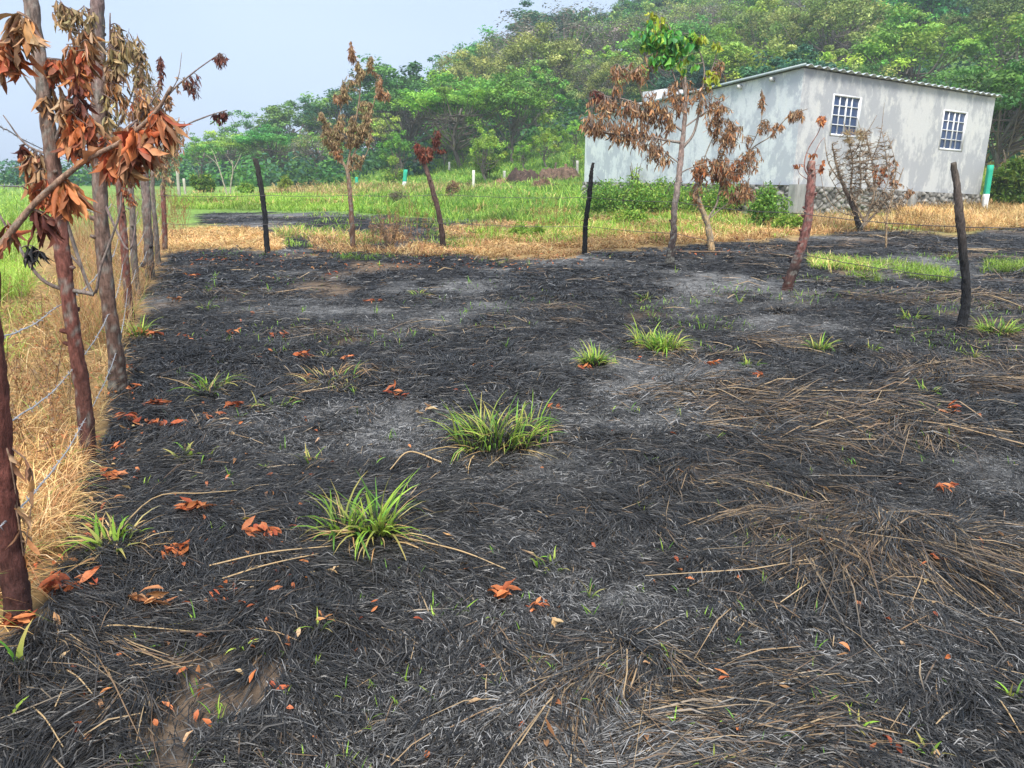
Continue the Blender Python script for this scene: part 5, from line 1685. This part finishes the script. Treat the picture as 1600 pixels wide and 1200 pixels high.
for _ in range(9000):
    x, y = rr.uniform(-62, 105), rr.uniform(33, 150)
    foot = float(np.interp(x, [-80, -40, -15, 5, 30, 60, 200], [92, 76, 66, 62, 37, 36, 36]))
    if y < foot or y > 150 or abs(x) > y * .78 + 4 or x < -.455 * y:
        continue
    sp = 3.6 if y < 60 else 4.3
    if any((x - a) ** 2 + (y - b_) ** 2 < (sp if q < 2.2 else sp) ** 2 for a, b_, q in placed):
        continue
    if math.hypot(x - 9, y - 30) < 9 or math.hypot(x - 16, y - 30) < 9:
        continue
    t = y - foot
    v = vnoise(np.array([x * .06 + 3]), np.array([y * .06]), 8)[0] + rr.uniform(-.25, .25)
    kind = 'dense' if v < .42 else 'umbrella' if v < .48 else 'olive' if v < .64 else 'light' if v < .86 else 'bare'
    h = rr.uniform(6.0, 9.0) if t > 12 else rr.uniform(4.8, 7.0)
    if x < -12:
        h *= float(np.interp(x, [-45, -12], [.62, .88]))
    adj = {'dense': 'dense dark green tree', 'umbrella': 'flat-crowned green tree', 'olive': 'dull olive tree', 'light': 'light green tree', 'bare': 'greyish half-bare tree'}[kind]
    tpx = 800 + x / y / CP * F
    mark = [m_ for lim, m_ in ((250, 'beyond the left fence'), (370, 'behind the pale forked saplings'), (480, 'behind the thin black post'), (620, 'behind the tall scorched sapling'), (760, 'above the red-leaved stem'),
            (930, 'above the soil mounds'), (1040, 'left of the green-topped tree'), (1150, 'right of the green-topped tree'), (1270, 'above the high house corner'), (1380, 'above the left window'),
            (1470, 'above the middle of the roof'), (1560, 'above the right window'), (9999, 'right of the house')) if tpx < lim][0]
    lab = '%s %s, %s' % (adj, 'at the foot of the wooded hill' if t < 9 else 'low on the wooded hill' if t < 24 else 'halfway up the wooded hill' if t < 50 else 'high on the wooded hill', mark)
    tree(kind, x, y, h, lab, group='%s trees of the wooded hill' % {'dense': 'dark', 'umbrella': 'flat-crowned', 'olive': 'olive', 'light': 'light green', 'bare': 'greyish'}[kind])
    placed.append((x, y, 3))
    cnt += 1
    if cnt >= 250:
        break
print('random trees', cnt)
# understorey and saplings scattered on the meadow slope
for k in range(26):
    px, py = rr.uniform(590, 930), rr.uniform(222, 268)
    p = gpt(px, py)
    if np.isnan(p[0]):
        continue
    tree('young', p[0], p[1], rr.uniform(1.4, 3.0), 'small young green tree on the grassy slope, ' + ('left part' if px < 700 else 'between the lone white posts' if px < 790 else 'above the dark soil heap' if px < 850 else 'near the house end'), group='young trees on the grassy slope')
# undergrowth filling between the trunks
mb = MB()
for _ in range(1400):
    x, y = rr.uniform(-55, 80), rr.uniform(36, 95)
    foot = float(np.interp(x, [-80, -40, -15, 5, 30, 60, 200], [84, 68, 55, 60, 36, 34, 34]))
    if y < foot or abs(x) > y * .75 + 3 or math.hypot(x - 12, y - 30) < 8:
        continue
    z = float(H(x, y))
    c = pal(MGRN + DGRN, 1, .2)[0]
    m = 110
    R = rr.uniform(1.2, 2.2)
    d = norm(rng.normal(0, 1, (m, 3)))
    P = np.array([x, y, z + R * .5]) + d * (rng.random(m) ** .4)[:, None] * np.array([R, R, R * .8])
    nrm = norm(d * .5 + np.array([0, 0, .8]) + rng.normal(0, .5, (m, 3)))
    t1 = norm(np.cross(nrm, rng.normal(0, 1, (m, 3))))
    t2 = np.cross(nrm, t1)
    l = .42 * rng.uniform(.6, 1.3, m)[:, None]
    V = np.stack([P - t1 * l * .5, P + t2 * l * .3, P + t1 * l * .5, P - t2 * l * .3], 1).reshape(-1, 3)
    mb.add(V, np.arange(m * 4).reshape(m, 4), None, np.repeat(c[None] * (1 + rng.normal(0, .15, (m, 1))), 4, 0))
o = mb.build('undergrowth', M_FOL)
tag(o, 'green undergrowth filling the foot of the wooded hill', 'undergrowth', kind='stuff')

# ------------------------------------------------------------------ fallen leaves
PR, PB, PT = RUST + [[.58, .20, .08]], [[.40, .18, .07], [.50, .26, .12]], [[.62, .42, .22], [.55, .36, .18]]
FL = [
    (302, 810, 62, 7, PR, 'long twisted rust leaf cluster left of the big near green tuft'), (283, 881, 56, 8, PR, 'layered rust leaf cluster beside the left green and straw tuft'),
    (410, 848, 70, 8, PR, 'rust leaf cluster with curled fingers at the left tip of the big near tuft'), (392, 834, 26, 2, [[.62, .55, .12]], 'pale yellow curled leaf above the rust cluster by the big near tuft'),
    (112, 942, 112, 13, PR, 'long bright rust leaf spray just right of the nearest dark trunk'), (240, 965, 96, 8, PB, 'large brown fallen leaf cluster at lower left'),
    (338, 958, 34, 4, PR, 'small orange curled leaf cluster right of the large brown one'), (40, 1004, 64, 9, PR, 'orange leaf cluster at the foot of the nearest dark trunk'),
    (150, 1000, 18, 1, PR, 'single orange leaf lying on bare soil near the nearest trunk'), (104, 998, 34, 2, PB, 'two brown leaves between the nearest trunk and the single orange leaf'),
    (243, 637, 52, 9, PR, 'rust leaf heap right of the third fence trunk foot'), (256, 668, 96, 10, PR, 'wide scattered rust leaf spray below the heap near the third trunk'),
    (368, 636, 36, 5, PR, 'rust leaf cluster right of the splayed green and straw tuft'), (332, 656, 30, 4, PR, 'small rust cluster just below the splayed green and straw tuft'),
    (228, 533, 64, 9, PR, 'rust leaf spray in front of the green tuft under the saplings'), (276, 478, 28, 5, PB, 'tan-orange leaf cluster left of the wide dark hollow'),
    (476, 562, 38, 6, PR, 'slanting rust leaf cluster above the dry straw clump'), (546, 567, 26, 4, PR, 'small rust cluster right of the slanting one above the straw clump'),
    (438, 532, 34, 4, PR, 'flat rust leaf cluster in the upper left of the burnt ground'), (622, 625, 38, 5, PR, 'rust leaf bundle right of the brown hollow'),
    (581, 478, 34, 5, PR, 'rust leaf bundle in upper mid field left of the dry brown stems'), (365, 533, 22, 4, PR, 'rust leaf pair left of the flat rust cluster'),
    (396, 498, 16, 2, PR, 'tiny rust leaf below the grey ash streak at left'), (288, 540, 18, 3, PR, 'small rust leaf knot near the left saplings'),
    (790, 939, 66, 6, PR, 'curved row of rust leaves in the lower middle'), (840, 960, 34, 7, PR, 'bright crumpled rust leaf cluster at the right end of the curved row'),
    (588, 965, 18, 2, PR, 'curled orange leaf below the big near tuft'), (657, 980, 16, 1, PR, 'single upright rust leaf between the orange leaf and the curved row'),
    (708, 846, 28, 2, PB, 'pale brown leaf at the right tip of the big near tuft'), (505, 992, 26, 4, PB, 'curled brown leaf hanging in a green sprout'),
    (858, 1167, 34, 2, PB, 'pair of brown leaves at the bottom edge in the middle'), (1291, 773, 38, 1, PT, 'single pale tan leaf left of the large burnt clump'),
    (1476, 778, 36, 6, PR, 'orange leaf cluster right of the large burnt clump'), (1464, 893, 26, 5, PR, 'orange leaf star cluster in the right foreground'),
    (1434, 898, 18, 2, PR, 'small orange leaf pair left of the leaf star cluster'), (1280, 869, 22, 1, PR, 'thin rust leaf below the large burnt clump'),
    (1312, 1030, 22, 1, PR, 'single orange leaf on straw in the lower right'), (1118, 1074, 32, 2, PR, 'broad orange leaf in the lower right centre'),
    (1354, 1182, 22, 1, PR, 'orange leaf near the bottom edge at right'), (1485, 653, 36, 5, PR, 'slanting rust leaf cluster touching the yellow-green tuft at right'),
    (1185, 598, 22, 4, PR, 'small orange leaf cluster on tan straw in mid field'), (1112, 579, 34, 4, PR, 'rust leaf cluster on a black clump in mid field'),
    (914, 585, 34, 3, PR, 'rust leaf under the dark green tuft of the mid-field pair'), (668, 650, 44, 3, PT, 'pale dry husk left of the large middle green tuft'),
    (590, 721, 14, 1, PT, 'tiny pale leaf above the big near tuft'), (995, 548, 16, 2, PT, 'round tan leaf on the left side of the bright dense tuft'),
    (206, 581, 22, 4, PR, 'rust leaf at the foot of the third fence trunk'), (182, 756, 48, 6, PR, 'rust leaf cluster beside the dry grass below the second trunk'),
    (188, 706, 34, 4, PR, 'rust leaf at the foot of the second trunk'), (1075, 916, 20, 1, PR, 'dull rust leaf half buried in straw, right of centre'),
    (202, 613, 40, 5, PR, 'low rust cluster right of the swollen third trunk foot'), (864, 648, 24, 4, PR, 'rust leaf caught on top of the large middle green tuft'),
    (322, 410, 34, 5, PR, 'dark red leaf heap near the dry mound at the far left of the burnt plot'), (349, 412, 20, 3, PR, 'smaller red leaf heap right of the dark red heap'),
    (516, 430, 22, 3, PR, 'dull red leaf pair below the tall scorched sapling'), (424, 440, 18, 2, PT, 'pale tan leaf in the far left of the burnt plot'),
    (770, 585, 14, 1, PR, 'tiny rust leaf in the centre of the burnt plot'), (710, 619, 12, 1, PR, 'tiny red leaf above the large middle green tuft'),
    (850, 748, 14, 1, PR, 'tiny orange leaf below the large middle green tuft'), (1441, 930, 22, 2, PT, 'tan folded leaf below the leaf star cluster'),
    (870, 988, 24, 3, PT, 'pale tan crumpled leaf right of the bright crumpled cluster'), (1010, 1058, 12, 1, PT, 'tiny tan leaf left of the broad orange leaf'), (88, 742, 50, 7, PR, 'rust leaf cluster hanging in the dry grass by the second trunk'),
    (206, 660, 44, 5, PR, 'rust leaves between the third trunk and the wide spray'), (300, 437, 30, 4, PR, 'brown-red leaves strewn left of the burnt hollow'),
]
for (px, py, wpx, n, pp, lab) in FL:
    p = gpt(px, py)
    s = math.hypot(p[1], CH) / F
    R = wpx * s / 2
    mb = MB()
    LL = min(max(R * (1.7 if n < 3 else 1.0), .035), .095)
    a0 = rng.uniform(-.5, .5)
    t = np.linspace(-1, 1, n) if n > 1 else np.zeros(1)
    sp = max(0, R - LL * .55)
    P = p + np.stack([t * sp * math.cos(a0) + rng.normal(0, .010, n), t * sp * math.sin(a0) * .8 + rng.normal(0, .014, n), .030 + .025 * rng.random(n)], 1)
    hd = a0 + rng.choice([-.6, .6], n) + rng.normal(0, .35, n) + (rng.random(n) < .25) * math.pi
    D = np.stack([np.cos(hd), np.sin(hd), rng.normal(.05, .2, n)], 1)
    P -= D * (LL * .5) * np.array([1, 1, 0])
    leaves(mb, P, D, LL * rng.uniform(.75, 1.15, n), LL * rng.uniform(.28, .44, n), pal(pp, n, .22), curl=rng.uniform(-.6, 1.2, n), fold=rng.uniform(.15, .8, n), K=4, N=rng.normal(0, .35, (n, 3)) + np.array([0, 0, 1.0]))
    if n >= 3:
        leaves(mb, P + rng.normal(0, .012, (n, 3)) * np.array([1, 1, .5]), D + rng.normal(0, .3, (n, 3)), LL * rng.uniform(.5, 1, n), LL * .3, pal(pp, n, .25), curl=rng.uniform(.2, 1.6, n), fold=rng.uniform(.3, 1.1, n), K=4, N=rng.normal(0, .6, (n, 3)) + np.array([0, 0, 1.0]))
    o = mb.build('fallen_leaf' if n < 3 else 'fallen_leaf_cluster', M_LEAF, origin=p, smooth=False)
    tag(o, lab, 'fallen leaf' if n < 3 else 'leaf cluster', 'fallen leaves on the burnt ground')

# litter nobody could count: small brown leaves along the verges
mb = MB()
for poly, n in (([(280, 395), (900, 398), (960, 410), (760, 425), (300, 420)], 260), ([(60, 640), (150, 560), (190, 620), (120, 760), (40, 800)], 120), ([(-60, 480), (90, 470), (120, 600), (-60, 700)], 140),
                ([(900, 392), (1220, 384), (1240, 395), (900, 408)], 90), ([(830, 385), (900, 390), (880, 402), (800, 402)], 60)):
    g_, q_ = scatter(poly, n)
    k = len(g_)
    s = .6 + g_[:, 1] * .05
    hd = rng.random(k) * 6.28
    leaves(mb, g_ + np.array([0, 0, .03]), np.stack([np.cos(hd), np.sin(hd), rng.normal(.1, .3, k)], 1), .055 * s, .025 * s, pal(PB + PR[:2] + PT[:1], k), curl=.6, K=2, N=rng.normal(0, .4, (k, 3)) + np.array([0, 0, 1.0]))
g_, q_ = scatter([(60, 1180), (240, 560), (300, 440), (520, 430), (520, 1000), (300, 1180)], 120)
g3, q3 = scatter([(90, 700), (150, 600), (230, 520), (260, 640), (220, 760), (120, 900), (60, 980), (40, 900)], 110)
g2, q2 = scatter([(500, 430), (1560, 430), (1650, 1200), (400, 1200)], 90)
g_ = np.concatenate([g_, g2, g3]); k = len(g_)
hd = rng.random(k) * 6.28
leaves(mb, g_ + np.array([0, 0, .035]), np.stack([np.cos(hd), np.sin(hd), rng.normal(.1, .3, k)], 1), rng.uniform(.02, .06, k), .018, pal(PB + PR + PT[:1], k), curl=rng.uniform(0, 1.4, k), K=3, N=rng.normal(0, .4, (k, 3)) + np.array([0, 0, 1.0]))
o = mb.build('leaf_litter', M_LEAF)
tag(o, 'small brown leaf bits strewn over the char and along the dry grass', 'leaf litter', kind='stuff')

# long straw runners lying on the char
RUN = [([(150, 905), (240, 800), (320, 790), (375, 780)], 'bent straw stem arching right from the dry grass at left'), ([(225, 905), (240, 960), (130, 1060), (20, 1010)], ''),
       ([(160, 1010), (200, 1012), (330, 1012)], 'thin straight straw stem lying on the bare soil at lower left'), ([(350, 925), (420, 905), (500, 880)], 'pale straw runner lying left of the big near tuft'),
       ([(330, 905), (420, 885), (520, 868)], 'upper straw runner entering the big near tuft from the left'), ([(60, 1140), (80, 1165), (105, 1200)], 'bent straw piece in the bottom left corner'),
       ([(110, 1080), (130, 1098), (150, 1115)], 'short cream straw piece at lower left'), ([(690, 735), (640, 722), (610, 745)], 'straw stem trailing left from the large middle tuft'),
       ([(1560, 1110), (1575, 1140), (1600, 1175)], 'orange straw stem by the tall thin sprout'), ([(1250, 470), (1300, 468), (1330, 464)], ''), ([(1520, 460), (1560, 475), (1600, 490)], 'thin pale stick lying right of the charred post foot'),
       ([(640, 855), (720, 880), (790, 900)], 'straight straw stem pointing right from the big near tuft'), ([(1060, 396), (1110, 399), (1150, 398)], 'straight brown stick lying before the pale-barked tree')]
for pts, lab in RUN:
    if not lab:
        continue
    P = np.array([gpt(*q) for q in pts])
    P[:, 2] += .035
    P[1:-1, 2] += .015
    mb = MB()
    s = P[0][1] / F
    tube(mb, spline(P, 16), [1.6 * s, 1.0 * s], 5, (.60, .42, .22) if 'brown' not in lab else (.25, .16, .1), .1)
    o = mb.build('straw_stem', M_DRY, origin=P[0])
    tag(o, lab, 'straw stem', 'loose straw stems on the char')

# ------------------------------------------------------------------ the hazy air
mb = MB()
box(mb, (-240, -70, -4), (240, 260, 75))
m = bpy.data.materials.new('haze_air')
m.use_nodes = True
t = m.node_tree
t.nodes.remove(t.nodes['Principled BSDF'])
pv = t.nodes.new('ShaderNodeVolumePrincipled')
pv.inputs['Color'].default_value = (.80, .90, 1.0, 1)
pv.inputs['Density'].default_value = .0015
pv.inputs['Anisotropy'].default_value = .2
t.links.new(pv.outputs[0], t.nodes['Material Output'].inputs['Volume'])
hz = mb.build('haze', m)
tag(hz, 'faint blue haze in the air over the valley', 'haze', kind='stuff')
